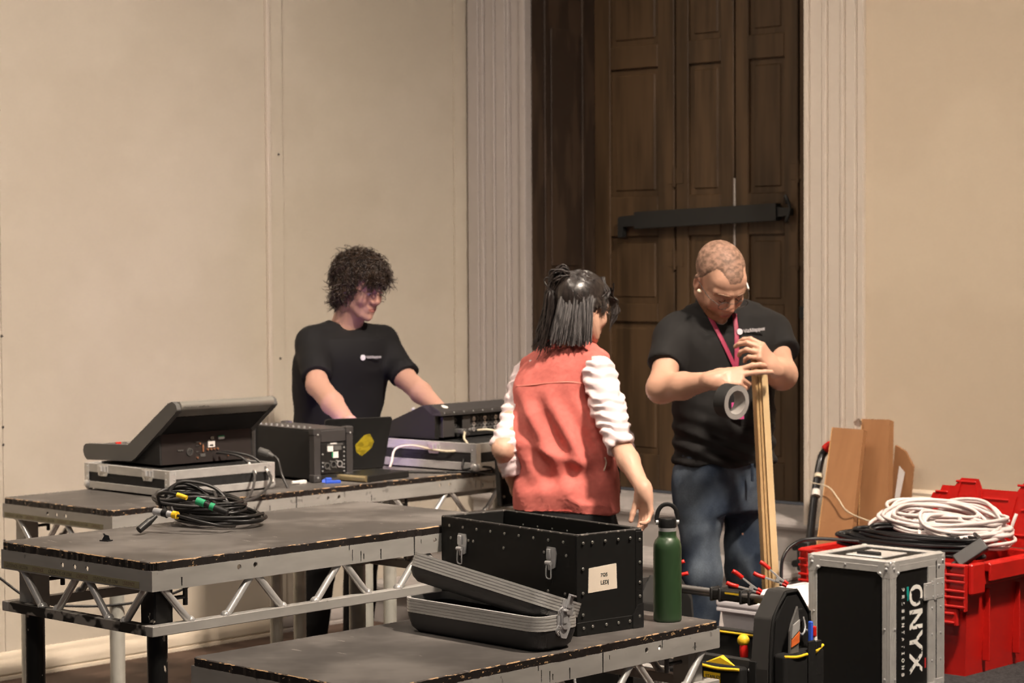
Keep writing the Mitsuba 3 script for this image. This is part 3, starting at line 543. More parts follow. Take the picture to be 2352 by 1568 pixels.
a('foot', box(-.010, .010, -.014, .014, 0, .003, .001), 'black_gloss'); a('jaw', [hull([(-.006, -.008, .003), (.006, -.008, .003), (-.006, .009, .003), (.006, .009, .003), (0, -.007, .014), (0, .004, .016)]), hull([(-.003, .003, .012), (.003, .003, .012), (-.003, .008, .018), (.003, .008, .019), (0, .010, .017)]), hull([(-.003, -.008, .004), (.003, -.008, .004), (0, -.010, .013), (0, -.006, .015)])], 'black_gloss')
# ---------------------------------------------------------------- front deck: trunk, moulded case, bottle
Z0 = .729
t = thing('trunk', 'open black riveted trunk with two toggle latches on the front deck', 'trunk')
a = At(t, (4.036, 3.552, Z0), -7.9)
X, Y, H = .214, .548, .247
w = .006
a('base', box(.002, X - .002, .002, Y - .002, .001, .012), 'fibre')
for m_ in (box(0, X, 0, w, .004, H), box(0, X, Y - w, Y, .004, H), box(0, w, w, Y - w, .004, H), box(X - w, X, w, Y - w, .004, H)): a('wall', m_, 'fibre')
bs('fibre', (.0075, .0075, .007), .55, spec=.3)
bs('fibre_edge', speck((.03, .028, .026), (.20, .18, .16), 130, .6, .75), .6)
for m_ in ([(0, 0), (X, 0)], [(0, Y), (X, Y)], [(0, 0), (0, Y)], [(X, 0), (X, Y)]):
    (x0, y0), (x1, y1) = m_
    a('rim', cable([(x0 + (.003 if x0 == 0 else -.003), y0 + (.003 if y0 == 0 else -.003), H), (x1 + (.003 if x1 == 0 else -.003), y1 + (.003 if y1 == 0 else -.003), H)], .0038, 8), 'fibre_edge', True)
a('edge_strip', [box(-.0025, .03, -.0025, .0005, .0, .034), box(.03, X, -.002, .0005, .0, .034), box(X - .022, X + .0015, -.0025, .0005, .03, H - .004), box(-.0025, .0005, -.002, Y, 0, .03)], 'fibre')
a('corner_cap', [plate(Polygon([(X - .034, 0), (X + .002, 0), (X + .002, .062), (X - .018, .058), (X - .034, .034)]), .002, (0, -.002, 0), (1, 0, 0), (0, 0, 1)), rbox(X - .03, X + .003, -.004, .03, -.0, .03, .004)], 'black_plastic')
rv = [(.018, .019), (.047, .0205), (.092, .0205), (.132, .0205), (.17, .0205), (X - .011, .03)] + [(.017, .228), (.047, .228), (.089, .228), (.132, .228), (.172, .228)] + [(X - .010, z) for z in (.222, .165, .115, .08)] + [(.016, z) for z in (.165, .105, .052)]
a('rivets', rivets([(x, -.0035, z) for x, z in rv], (0, -1, 0), .0042), 'rivet', True, kind='stuff')
a('rivets', rivets([(-.001, Y - .037 - k * .0575, H - .020) for k in range(9)] + [(-.001, y, z) for y, z in ((.505, .195), (.41, .195), (.43, .195), (.285, .19), (.125, .195), (.112, .18), (.04, .195), (.11, .10), (.045, .10))], (-1, 0, 0), .0042), 'rivet', True, kind='stuff')
a('rivets', rivets([(.004 + w, y, H - .03) for y in (.1, .2, .3, .4)] + [(X - w - .001, y, H - .03) for y in (.08, .14, .2, .28, .34, .4, .46)], (-1, 0, 0), .003), 'rivet', True, kind='stuff')
bs('rivet', (.42, .41, .38), .35, metal=.9)
def toggle(y, z):
    pl = Polygon([(-.013, 0), (.013, 0), (.017, -.012), (.012, -.045), (-.008, -.052), (-.012, -.03), (-.014, -.012)]).buffer(.003)
    l = a('latch', plate(pl, .003, (-.001, y, z), (0, -1, 0), (0, 0, 1)), 'steel')
    a('lever', [box(-.010, -.004, y - .002, y + .012, z - .026, z - .002, .001), pipe((-.010, y + .012, z - .036), (-.010, y - .008, z - .036), .0055)], 'steel', 40, parent=l)
    a('bail', cable([(-.009, y + .010, z - .036), (-.011, y + .0105, z - .06), (-.010, y + .009, z - .074), (-.010, y - .007, z - .074), (-.011, y - .0085, z - .06), (-.009, y - .007, z - .036)], .0022, 8, .006), 'steel', True, parent=l)
toggle(.455, .208); toggle(.095, .208)
lb = a('paper_label', plate(Polygon([(.036, .105), (.128, .108), (.126, .168), (.038, .163)]).buffer(.0015), .0008, (0, -.0002, 0), (1, 0, 0), (0, 0, 1)), 'paper', label='cream paper label reading 7Q5 LEDj')
a('lettering', [text('7Q5', .0085, (.074, -.0012, .140), (1, 0, 0), (0, 0, 1))], 'ink', parent=lb); a('lettering', [text('LEDj', .0095, (.074, -.0012, .121), (1, 0, 0), (0, 0, 1))], 'ink', parent=lb)
# moulded case in two halves, the lid resting tilted on the base
def case_half(t, m, depth, L, Wd, flip):
    """rounded shell below an aluminium rim band; rim plane at z = 0"""
    a = At(t, m[:3, 3], m=m)
    def ring(d, z, r): return [(x, y, z) for x, y in np.asarray(sbox(-Wd / 2 + d + r, d + r, Wd / 2 - d - r, L - d - r).buffer(r, quad_segs=7).exterior.coords)[:-1]]
    sh = hull(ring(.002, -.028, .035) + ring(.003, -.045, .035) + ring(.006, -depth * .62, .035) + ring(.010, -depth * .86, .035) + ring(.022, -depth, .03))
    cuts = []
    for y in np.linspace(.09, L - .09, 4):
        for x in (-Wd / 2, Wd / 2): cuts.append(box(x - .007, x + .007, y - .006, y + .014, -depth - .01, -.052 - depth * .12, .004))
    sh = trimesh.boolean.difference([sh] + cuts, engine='manifold')
    a('shell', sh, 'abs', 32)
    o = np.asarray(sbox(-Wd / 2 + .038, .038, Wd / 2 - .038, L - .038).buffer(.038, quad_segs=8).exterior.coords)[:-1]
    P = Polygon(o); band = []
    for k in range(5):
        z = -.034 + k * .0072
        band.append(trimesh.creation.extrude_polygon(P.difference(P.buffer(-.010)), .0055, engine='earcut').apply_translation([0, 0, z]))
    band.append(trimesh.creation.extrude_polygon(P.buffer(-.0015).difference(P.buffer(-.009)), .034, engine='earcut').apply_translation([0, 0, -.034]))
    a('rim_band', band, 'rim_alu', 30)
    a('lining', trimesh.creation.extrude_polygon(P.buffer(-.008), .012, engine='earcut').apply_translation([0, 0, -.030]), 'black_matt')
    for x in (.006,):
        l = a('latch', [plate(Polygon([(-.016, -.002), (-.016, -.034), (-.006, -.052), (.008, -.055), (.022, -.030), (.018, -.012), (.008, -.004)]).buffer(.002), .004, (x, -.001, 0), (1, 0, 0), (0, 0, 1)), lathe([[0, 0], [.011, 0], [.010, .006], [0, .007]], 20, (x + .002, -.004, -.024), (0, -1, 0))], 'steel', 40)
        a('hook', [box(x - .010, x + .004, -.013, -.004, -.020, .014, .0015), box(x - .010, x + .004, -.020, -.004, .010, .014, .001), cable([(x - .024, -.006, -.040), (x - .018, -.012, -.030), (x - .024, -.012, -.022), (x - .030, -.010, -.034), (x - .020, -.008, -.046)], .0025, 7, .005)], 'steel', 40, parent=l)
def _ab(p, n, uv):
    q = p.x * .5 + p.y; s = 780.0
    return .0003 * (dr.abs(dr.sin((p.z + q) * s)) + dr.abs(dr.sin((p.z - q) * s)))
bs('abs', (.020, .020, .022), .33, spec=.6, bump=_ab)
bs('rim_alu', proc(lambda p, n, uv: mix((.48, .47, .45), (.60, .59, .57), fbm(p.x * 30, p.y * 30, p.z * 90, 3))), .34, metal=.4)
t = thing('moulded_case', 'black moulded case base with aluminium rim lying in front of the trunk', 'case')
case_half(t, frame((3.862, 3.452, Z0 + .085), (.999, -.05, 0), (.05, .999, 0)), .0835, .485, .150, False)
t = thing('moulded_case', 'black moulded case lid with ribbed aluminium rim resting tilted on its base', 'case')
case_half(t, frame((3.885, 3.452, Z0 + .120), (.94, -.05, -.31), (.05, .99, .115)), .068, .505, .150, True)
# bottle
t = thing('bottle', 'green metal drinking bottle with a black loop cap on the front deck', 'bottle')
a = At(t, (4.368, 3.538, Z0), 0)
a('body', lathe([[0, 0], [.033, 0], [.0355, .003], [.036, .008], [.036, .185], [.0352, .195], [.032, .205], [.026, .2125], [.0235, .216], [.023, .2215], [.023, .230], [0, .230]], 56), 'bottle_green', 50)
bs('bottle_green', (.024, .055, .022), .36, spec=.6, clearcoat=.25)
a('neck_ring', lathe([[0, .229], [.0228, .229], [.0228, .239], [0, .239]], 48), 'steel', 50)
c = a('cap', lathe([[0, .239], [.0222, .239], [.0235, .241], [.0235, .259], [.0215, .263], [0, .2635]], 48), 'black_plastic', 50)
hp = A([[.727, -.687], [0, 0]]); hx = A([.727, -.687, 0])
a('handle', cable([hx * u + A([0, 0, z]) for u, z in ((-.026, .252), (-.027, .265), (-.022, .284), (-.012, .295), (0, .298), (.012, .295), (.022, .284), (.027, .265), (.026, .252))], .0018, 8, .006, flat=.0055), 'black_plastic', True, parent=c)
a('pivot', [pipe(hx * -.0225 + A([0, 0, .252]), hx * -.030 + A([0, 0, .252]), .0062, 16), pipe(hx * .0225 + A([0, 0, .252]), hx * .030 + A([0, 0, .252]), .0062, 16)], 'steel', 40, parent=c)
# ---------------------------------------------------------------- things on the low platform at the right
ZP = .30
t = thing('flight_case', 'tall black flight case with aluminium edges and distressed ONYX lettering', 'flight case')
a = At(t, (5.515, 3.62, ZP), 0)
X, Y, H = .295, .295, .452
a('body', box(.004, X - .004, .004, Y - .004, .004, H - .004), 'black_laminate')
bs('black_laminate', (.006, .006, .006), .5, spec=.3)
def angle(x, y, z0, z1): 
    sx, sy = (1 if x == 0 else -1), (1 if y == 0 else -1)
    return [box(x, x + sx * .030, y - sy * .0008, y + sy * .004, z0, z1, .0012), box(x - sx * .0008, x + sx * .004, y, y + sy * .030, z0, z1, .0012), box(x + sx * .008, x + sx * .011, y - sy * .0016, y + sy * .002, z0, z1, .0005), box(x + sx * .018, x + sx * .021, y - sy * .0016, y + sy * .002, z0, z1, .0005), box(x - sx * .0016, x + sx * .002, y + sy * .008, y + sy * .011, z0, z1, .0005), box(x - sx * .0016, x + sx * .002, y + sy * .018, y + sy * .021, z0, z1, .0005)]
for x in (0, X):
    for y in (0, Y): a('edge_extrusion', angle(x, y, .004, H - .004), 'alu_groove')
for z, s in ((H, -1), (0, 1)):
    for y, sy in ((0, 1), (Y, -1)): a('edge_extrusion', [box(.02, X - .02, y - sy * .0009, y + sy * .004, z + s * .034, z, .001), box(.02, X - .02, y, y + sy * .034, z + s * .004, z - s * .0009, .001), box(.03, X - .03, y - sy * .0016, y + sy * .002, z + s * .014, z + s * .018, .0005)], 'alu_groove')
    for x, sx in ((0, 1), (X, -1)): a('edge_extrusion', [box(x - sx * .0009, x + sx * .004, .02, Y - .02, z + s * .034, z, .001), box(x, x + sx * .034, .02, Y - .02, z + s * .004, z - s * .0009, .001), box(x - sx * .0016, x + sx * .002, .03, Y - .03, z + s * .014, z + s * .018, .0005)], 'alu_groove')
for x, sx in ((0, 1), (X, -1)):
    for y, sy in ((0, 1), (Y, -1)):
        a('corner_cap', [ball((x + sx * .012, y + sy * .012, H - .012), .0165, 3), hull([(x - sx * .002, y + sy * u, H - w_) for u, w_ in ((.0, .0), (.042, .004), (.046, .036), (.03, .048), (.0, .05))] + [(x + sx * .003, y + sy * u, H - w_) for u, w_ in ((.004, .004), (.040, .006), (.03, .044), (.004, .046))]), hull([(x + sx * u, y - sy * .002, H - w_) for u, w_ in ((.0, .0), (.042, .004), (.046, .036), (.03, .048), (.0, .05))] + [(x + sx * u, y + sy * .003, H - w_) for u, w_ in ((.004, .004), (.040, .006), (.03, .044), (.004, .046))])], 'alu_bright', 35)
        a('corner_rivet', [ball((x - sx * .002, y + sy * u, H - w_), .0055, 2) for u, w_ in ((.014, .022), (.036, .036))] + [ball((x + sx * u, y - sy * .002, H - w_), .0055, 2) for u, w_ in ((.014, .022), (.036, .036))], 'steel', True, kind='stuff')
# lid seam, hinges and the handle in the top
a('seam_band', [box(.203, .244, -.0022, .004, .03, H - .034, .001), box(.250, .292, -.0022, .004, .03, H - .034, .001)], 'alu_groove'); a('seam', box(.244, .250, -.0016, .004, .02, H - .02, .0005), 'black_matt')
for z in (H - .135, .012):
    a('hinge', [box(.180, .232, -.0045, .002, z, z + .052, .001), box(.240, .284, -.0045, .002, z, z + .06, .001), pipe((.236, -.004, z - .002), (.236, -.004, z + .062), .004, 10)], 'alu_bright', 35)
    a('screws', rivets([(x, -.0045, z + q) for x in (.188, .224, .250, .276) for q in (.008, .044)], (0, -1, 0), .0036), 'steel', True, kind='stuff')
rz = [(.222, z) for z in (.05, .13, .21, .29, .37)] + [(.270, z) for z in (.05, .13, .21, .29, .37)] + [(.02, z) for z in (.10, .25)]
a('rivets', rivets([(x, -.003, z) for x, z in rz], (0, -1, 0), .004), 'steel', True, kind='stuff')
a('rivets', rivets([(-.002, y, z) for y, z in ((.02, .10), (.02, .25), (Y - .02, .12), (Y - .02, .28), (.16, H - .02))], (-1, 0, 0), .004), 'steel', True, kind='stuff')
hd_ = a('handle', box(.08, .22, .085, .215, H - .006, H - .001, .002), 'alu_bright'); a('grip', [cable([(.11, .11, H + .003), (.11, .19, H + .003)], .007, 12)], 'black_plastic', True, parent=hd_)
a('rivets', rivets([(x, y, H + .001) for x in (.012, .1, .2, X - .012) for y in (.015, Y - .015)] + [(x, y, H - .001) for x in (.09, .15, .21) for y in (.093, .207)], (0, 0, 1), .004), 'steel', True, kind='stuff')
_dis = lambda c: proc(lambda p, n, uv: mix(c, (.012, .012, .012), smoothstep(.60, .64, fbm(p.x * 60, p.y * 60, p.z * 60, 3))))
bs('print_white', _dis((.72, .70, .66)), .6); bs('print_teal', _dis((.0, .24, .22)), .6); bs('print_red', _dis((.40, .02, .02)), .6)
tx = meshkit.text_mesh('ONYX', .066, .0006, True); tx.apply_scale([.268 / tx.extents[0], 1, 1]); tx.apply_translation([-tx.bounds[0][0], 0, 0])
lt = a('lettering', moved(tx, frame((.108, -.0002 + .003, H - .082), (0, 0, -1), (1, 0, 0))), 'print_white', label='distressed white ONYX print running down the side')
for i, ch in enumerate('PRESENTATIONS'):
    tq = meshkit.text_mesh(ch, .013, .0006, True); tq.apply_translation([-tq.bounds[:, 0].mean(), 0, 0])
    a('letter', moved(tq, frame((.064, .0028, H - .090 - i * .0212), (0, 0, -1), (1, 0, 0))), 'print_white', parent=lt)
a('flourish', plate(Polygon([(0, 0), (.022, .0), (.03, .004), (.042, .003), (.042, .009), (.02, .012), (0, .011)]), .0006, (.090, .0028, H - .084), (0, 0, -1), (1, 0, 0)), 'print_teal'); a('flourish', plate(sbox(0, 0, .030, .008), .0006, (.188, .0028, H - .31), (0, 0, -1), (1, 0, 0)), 'print_red')

# red crate with two hinged lids, one hanging, one standing
bs('crate_red', proc(lambda p, n, uv: mix((.52, .012, .008), (.40, .010, .008), fbm(p.x * 9, p.y * 9, p.z * 9, 3))), .36, spec=.5)
t = thing('red_crate', 'red plastic crate full of cable with one lid standing up', 'crate')
a = At(t, (6.14, 3.735, ZP), 0)
X, Y, H = .46, .66, .368
def walls(d0, d1, z0, z1, w): 
    o = hull([(x, y, z) for z, d in ((z0, d0), (z1, d1)) for x in (d, X - d) for y in (d, Y - d)])
    i = hull([(x, y, z) for z, d in ((z0 + .008, d0 + w), (z1 + .02, d1 + w)) for x in (d, X - d) for y in (d, Y - d)])
    return trimesh.boolean.difference([o, i], engine='manifold')
a('body', walls(.035, .012, 0, H - .004, .006), 'crate_red')
def rim_(y0, y1, x0, x1): return box(x0, x1, y0, y1, H - .075, H, .004)
a('rim', [rim_(-.004, .012, .0, X), rim_(Y - .012, Y + .004, 0, X), rim_(0, Y, -.004, .012), rim_(0, Y, X - .012, X + .004)], 'crate_red')
a('corner_block', [box(-.006, .075, -.016, .004, H - .098, H + .004, .006)], 'crate_red'); a('corner_block', [box(X - .075, X + .006, -.016, .004, H - .098, H + .004, .006)], 'crate_red')
a('grip', [box(.085, .37, -.024, .0, H - .030, H, .004), box(.085, .37, -.028, -.018, H - .06, H - .004, .003), box(.16, .165, -.026, 0, H - .06, H - .002, .001), box(.29, .295, -.026, 0, H - .06, H - .002, .001)], 'crate_red')
a('rib', [box(.13, .136, .002, .03, .04, H - .09, .002)], 'crate_red'); a('rib', [box(.32, .326, .002, .03, .04, H - .09, .002)], 'crate_red')
l1 = a('lid', [box(-.012, -.006, .0, Y - .01, H - .150, H + .002, .002)], 'crate_red', label='lid hanging down the near side')
for z in (H - .004, H - .034, H - .055, H - .085, H - .106, H - .135): a('lid_rib', box(-.026, -.006, 0, Y - .01, z - .004, z + .004, .002), 'crate_red', parent=l1)
for y in (.0, .07, .16, .25, .34, .43, .52, .61): a('lid_rib', box(-.024, -.006, y, y + .007, H - .150, H, .002), 'crate_red', parent=l1)
for y in (.03, .23, .43): a('lid_tab', [box(-.020, -.006, y, y + .105, H - .200, H - .140, .004), box(-.026, -.008, y + .01, y + .085, H - .163, H - .155, .002), box(-.026, -.008, y + .01, y + .085, H - .192, H - .184, .002)], 'crate_red', parent=l1)
# standing lid: toothed edge, stepped ribs
lm = frame((X + .02, .475, H), (0, -1, 0), (.12, 0, .99)); lm[:3, 1] *= 1.22
tooth = [(.0, .0), (.0, .075), (.03, .135), (.055, .135), (.066, .158), (.115, .158), (.14, .182), (.205, .182), (.222, .155), (.36, .155), (.385, .182), (.46, .182), (.48, .155), (.60, .155), (.64, .075), (.64, 0)]
l2 = a('lid', moved(trimesh.creation.extrude_polygon(Polygon(tooth), .006, engine='earcut'), lm), 'crate_red', label='toothed lid standing open at the back')
def lrib(x0, x1, y0, y1, d=.012): return moved(box(x0, x1, y0, y1, .0, d, .0025), lm)
for r_ in ((.04, .09, .135, .142), (.06, .12, .105, .112), (.04, .10, .070, .077), (.23, .33, .125, .132), (.225, .315, .083, .09), (.12, .20, .168, .175), (.36, .46, .168, .175), (.0, .64, .03, .037), (.38, .47, .10, .107), (.48, .58, .125, .132)): a('lid_rib', lrib(*r_), 'crate_red', parent=l2)
for p0, p1 in (((.105, .05), (.14, .17)), ((.225, .05), (.222, .15)), ((.335, .05), (.36, .14)), ((.05, .06), (.058, .13))): a('lid_rib', moved(hull([(p[0] + s, p[1], z) for p in (p0, p1) for s in (-.003, .003) for z in (0, .012)]), lm), 'crate_red', parent=l2)
a('lid_rib', moved(hull([(x, y, z) for x, y in ((.12, .055), (.21, .055), (.20, .16), (.145, .16)) for z in (0, .009)]), lm), 'crate_red', parent=l2)
bs('cable_white', (.70, .62, .60), .4); bs('cable_gloss', (.012, .012, .013), .25)
t = thing('white_cable', 'heap of white mains cable piled high in the red crate', 'cable')
ZC = ZP + .37
for k, (cx, cy, z, n, rx, ry, sd, rs, tl, an) in enumerate(((6.44, 4.02, ZC + .0, 6, .15, .25, 21, .05, .05, 0), (6.40, 3.97, ZC + .045, 6, .12, .19, 22, .05, .06, .4), (6.46, 3.94, ZC + .03, 5, .10, .15, 23, .06, .06, -.3), (6.36, 3.90, ZC + .02, 5, .09, .13, 24, .05, .05, .8), (6.46, 4.08, ZC + .04, 5, .10, .16, 27, .06, .05, .2))):
    part(t, 'coil', cable(loops(cx, cy, z, n, rx, ry, sd, rise=rs, wob=.02, tilt=tl, ang=an), .0062, 8), 'cable_white', True)
part(t, 'coil', cable([(6.42, 4.24, ZC + .05), (6.47, 4.14, ZC + .115), (6.50, 4.06, ZC + .145), (6.52, 3.96, ZC + .13), (6.50, 3.88, ZC + .09)], .0062), 'cable_white', True)
part(t, 'coil', cable([(6.30, 3.80, ZC + .02), (6.34, 3.84, ZC + .06), (6.42, 3.95, ZC + .11), (6.46, 4.05, ZC + .10), (6.40, 4.2, ZC + .06)], .0062), 'cable_white', True)
part(t, 'coil', cable([(6.50, 3.80, ZC + .06), (6.51, 3.79, ZC + .10), (6.52, 3.785, ZC + .125)], .0062), 'cable_white', True)
t = thing('mains_plug', 'white mains plug lying on the white cable in the red crate', 'plug')
a = At(t, (6.335, 4.055, ZC + .062), -20)
a('body', [hull([(x, y, z) for x, y, z in ((0, -.05, 0), (.05, -.045, .0), (.0, .045, .0), (.05, .05, .0), (.01, -.04, .03), (.045, -.04, .03), (.01, .03, .04), (.045, .035, .04))])], 'white_plastic'); a('pins', [box(.018, .022, -.02, -.012, .02, .04, 0), box(.03, .034, .005, .013, .025, .045, 0)], 'cream_cable')
t = thing('black_cable', 'heap of glossy black rubber cable at the near side of the red crate', 'cable')
for k, (cx, cy, z, n, rx, ry, sd, rs, tl, an) in enumerate(((6.245, 4.02, ZC + .004, 7, .075, .26, 31, .035, .015, 0), (6.24, 3.98, ZC + .03, 6, .06, .21, 32, .03, .015, .06), (6.235, 4.06, ZC + .02, 5, .05, .20, 33, .04, .012, -.05))):
    part(t, 'coil', cable(loops(cx, cy, z, n, rx, ry, sd, rise=rs, wob=.008, tilt=tl, ang=an), .0065, 8), 'cable_gloss', True)
part(t, 'lead', cable([(6.20, 4.15, ZC + .03), (6.10, 4.30, ZC + .04), (6.03, 4.34, ZC + .025), (5.98, 4.35, ZC - .02), (5.97, 4.35, ZC - .11)], .006), 'cable_gloss', True)
t = thing('trailing_socket', 'black trailing socket block hanging over the near corner of the red crate', 'socket')
mq = frame((6.155, 3.79, ZC - .005), (.55, -.55, .5), (0, .6, .6)); a = At(t, mq[:3, 3], m=mq)
a('body', rbox(0, .11, -.022, .022, 0, .032, .004), 'dark_grey', 40); a('gland', [pipe((-.03, 0, .014), (.004, 0, .016), .008)], 'black_plastic', 40); a('lead', cable([(-.028, 0, .014), (-.06, .03, .01), (-.08, .08, .02)], .006), 'cable_gloss', True)
# ---- open tool bag with a tube handle between its end panels
bs('nylon', (.009, .009, .009), .75, spec=.25); bs('nylon_grey', (.030, .029, .028), .8, spec=.3)
bs('silver_tube', (.55, .54, .53), .3, metal=.9)
t = thing('tool_bag', 'black open tool bag with yellow piping beyond the right end of the front deck', 'bag')
a = At(t, (4.925, 3.625, ZP), 0)
LB = .49
a('floor', box(.0, .205, .0, LB, .0, .02, .006), 'nylon')
a('side_wall', [box(0, .014, .03, LB - .03, .0, .235, .005)], 'nylon_grey'); a('side_wall', [box(.19, .204, .03, LB - .03, .0, .275, .005)], 'nylon_grey')
a('piping', [cable([(.186, .06, .262), (.186, LB - .06, .262)], .004)], 'yellow', True)
def arch(h, w, r): return Polygon([(0, 0), (w, 0), (w + .004, h * .5), (w - .012, h - r * .8), (w * .5 + .03, h), (w * .5 - .03, h), (.012, h - r * .8), (-.004, h * .5)]).buffer(-.02).buffer(.02, quad_segs=6)
for y0, y1, nm in ((0, .07, 'near'), (LB - .07, LB, 'far')):
    e = a('end_panel', [moved(trimesh.creation.extrude_polygon(arch(.425, .205, .09), y1 - y0 - .012, engine='earcut'), frame((0, y1 - .006, 0), (1, 0, 0), (0, 0, 1)))], 'nylon_grey' , 30)
    a('facing', [moved(trimesh.creation.extrude_polygon(arch(.425, .205, .09).buffer(-.016), y1 - y0, engine='earcut'), frame((0, y1, 0), (1, 0, 0), (0, 0, 1)))], 'nylon', 30, parent=e)
    rim = np.asarray(arch(.425, .205, .09).buffer(-.006).exterior.coords)[::2]
    a('welt', cable([(x, y0 + .002 if y0 == 0 else y1 - .002, z) for x, z in rim], .0045, 7), 'nylon', True, parent=e)
hb = a('handle', [pipe((.085, .03, .395), (.10, LB - .03, .395), .0085, 14)], 'silver_tube', 40); a('tube', [pipe((.105, .03, .383), (.115, LB - .03, .383), .0085, 14)], 'silver_tube', 40, parent=hb)
a('grip', [rbox(.082, .118, .13, .275, .372, .406, .010)] + [box(.079, .121, y, y + .010, .369, .409, .003) for y in (.13, .16, .235, .265)], 'black_plastic', 40, parent=hb); a('legend', box(.0805, .082, .17, .22, .394, .399, 0), 'yellow', parent=hb)
for k, (y0, y1) in enumerate(((.075, .235), (.245, .41))):
    p_ = a('pocket', [rbox(-.032, .004, y0, y1, .01, .214, .012)], 'nylon', 40); a('piping', [cable([(-.033, y0 + .008, .208), (-.036, (y0 + y1) / 2, .204), (-.033, y1 - .008, .208)], .0048)], 'yellow', True, parent=p_)
tg = a('tag', plate(sbox(0, 0, .058, .036), .0015, (-.0345, .205, .155), (0, -1, 0), (0, 0, 1)), 'yellow', label='yellow woven tag with dark lettering'); a('lettering', text('STANLEY', .0085, (-.0362, .199, .175), (0, -1, 0), (0, 0, 1)), 'ink', parent=tg)
a('yellow_liner', [hull([(-.018, y, z) for y, z in ((.10, .21), (.22, .21), (.16, .232))] + [(-.004, .16, .238)])], 'yellow')
p_ = a('pocket', [rbox(.012, .20, -.045, .004, .012, .258, .014)], 'nylon', 40); a('piping', [cable([(.016, -.038, .252), (.06, -.047, .247), (.108, -.047, .249)], .0045)], 'yellow', True, parent=p_); a('piping', [cable([(.150, -.047, .250), (.197, -.038, .262)], .0045)], 'yellow', True, parent=p_)
a('strap', [box(.112, .145, -.052, -.044, .0, .285, .003)], 'nylon'); a('strap_loop', [box(.108, .146, -.008, .0, .33, .37, .003)], 'nylon')
a('d_ring', cable([(.108, -.008, .345), (.106, -.014, .315), (.125, -.018, .298), (.146, -.014, .315), (.144, -.008, .345)], .003, 8), 'steel', True)
a('carabiner', cable([(.14, -.02, .31), (.165, -.03, .295), (.175, -.034, .265), (.165, -.034, .235), (.15, -.03, .25), (.148, -.026, .285)], .0036, 8, .008), 'steel', True)
a('buckle', [rbox(.155, .182, -.046, -.028, .18, .28, .005)], 'black_plastic', 40)
a('rivet', [ball((.0, .07, .205), .006, 2)], 'steel', True); a('side_strap', [box(-.006, .0, .045, .07, .0, .232, .002)], 'nylon')
t = thing('knife', 'grey and orange cutter in the end pocket of the tool bag', 'tool')
a = At(t, (4.965, 3.595, ZP + .19), 0)
a('sleeve', [plate(Polygon([(0, 0), (.042, 0), (.046, .16), (.040, .195), (.012, .15), (.004, .13)]), .006, (0, 0, 0), (1, 0, 0), (0, 0, 1))], 'rubber_grey'); a('insert', plate(Polygon([(.006, .085), (.042, .095), (.044, .125), (.008, .105)]), .003, (0, -.007, 0), (1, 0, 0), (0, 0, 1)), 'orange'); a('blade', plate(Polygon([(.008, .11), (.043, .13), (.045, .158), (.014, .146)]), .003, (0, -.007, 0), (1, 0, 0), (0, 0, 1)), 'alu_bright')
bs('orange', (.60, .13, .03), .5)
t = thing('pliers', 'red, white and blue gripped tool in the end pocket of the tool bag', 'tool')
part(t, 'grip', rbox(5.082, 5.096, 3.585, 3.60, ZP + .22, ZP + .29, .005), 'white_plastic', 40); part(t, 'grip', rbox(5.078, 5.09, 3.584, 3.60, ZP + .29, ZP + .32, .004), 'red_plastic', 40); part(t, 'grip', rbox(5.066, 5.076, 3.586, 3.60, ZP + .27, ZP + .335, .004), 'blue_plastic', 40)
t = thing('screwdriver', 'screwdriver with a yellow and red handle standing in the tool bag', 'screwdriver')
part(t, 'handle', [lathe([[0, .0], [.011, .0], [.013, .02], [.010, .045], [.014, .05]], 18, (4.985, 3.76, ZP + .225), (.05, .1, 1))], 'red_plastic', 40); part(t, 'handle_end', ball((4.988, 3.765, ZP + .272), .0175, 3), 'yellow', True)
t = thing('glue_bottle', 'white bottle in the side pocket of the tool bag under the deck corner', 'bottle')
part(t, 'body', [rbox(4.895, 4.935, 3.915, 4.03, ZP + .06, ZP + .232, .014)], 'white_plastic', 40); part(t, 'cap', lathe([[0, 0], [.012, 0], [.012, .014], [0, .014]], 20, (4.915, 3.975, ZP + .232)), 'dark_grey', 40)
def clamp(label, loc, dirv, op):
    """a spring clamp: two bent plates with red dipped handles and tips"""
    t = thing('spring_clamp', label, 'clamp', 'spring clamps on the tool bag'); d = A(dirv, float); d /= np.linalg.norm(d)
    up = A([0, 0, 1.]); up = up - d * (d @ up); up /= np.linalg.norm(up); s = np.cross(d, up); o = A(loc, float)
    P = lambda x, y: o + (d * x + up * y) * .62
    for q in (1, -1):
        part(t, 'arm', hull([P(x, q * y) + s * w for x, y in ((-.01, .004), (-.01, .010), (.07, .022), (.07, .028)) for w in (-.005, .005)] + [P(-.045, q * .006) + s * w for w in (-.005, .005)]), 'steel')
        part(t, 'handle', cable([P(.055, q * .022), P(.085, q * .029), P(.11, q * (.030))], .0062, 10), 'red_plastic', True)
        part(t, 'tip', cable([P(-.05, q * .005), P(-.028, q * .008)], .0055, 8), 'red_plastic', True)
    part(t, 'spring', pipe(P(0, 0) - s * .007, P(0, 0) + s * .007, .006, 14), 'steel', 40)
clamp('red-tipped spring clamp on the tool bag, left of two at its right end', (4.985, 3.735, ZP + .425), (-.55, .62, .42), 1)
clamp('red-tipped spring clamp on the tool bag, right of two at its right end', (5.09, 3.72, ZP + .438), (-.45, .65, .45), 1)
clamp('red-tipped spring clamp just right of the green bottle', (5.13, 4.165, ZP + .41), (.45, -.85, .30), 1)
t = thing('lined_pouch', 'grey pouch with a yellow lining behind the green bottle', 'bag')
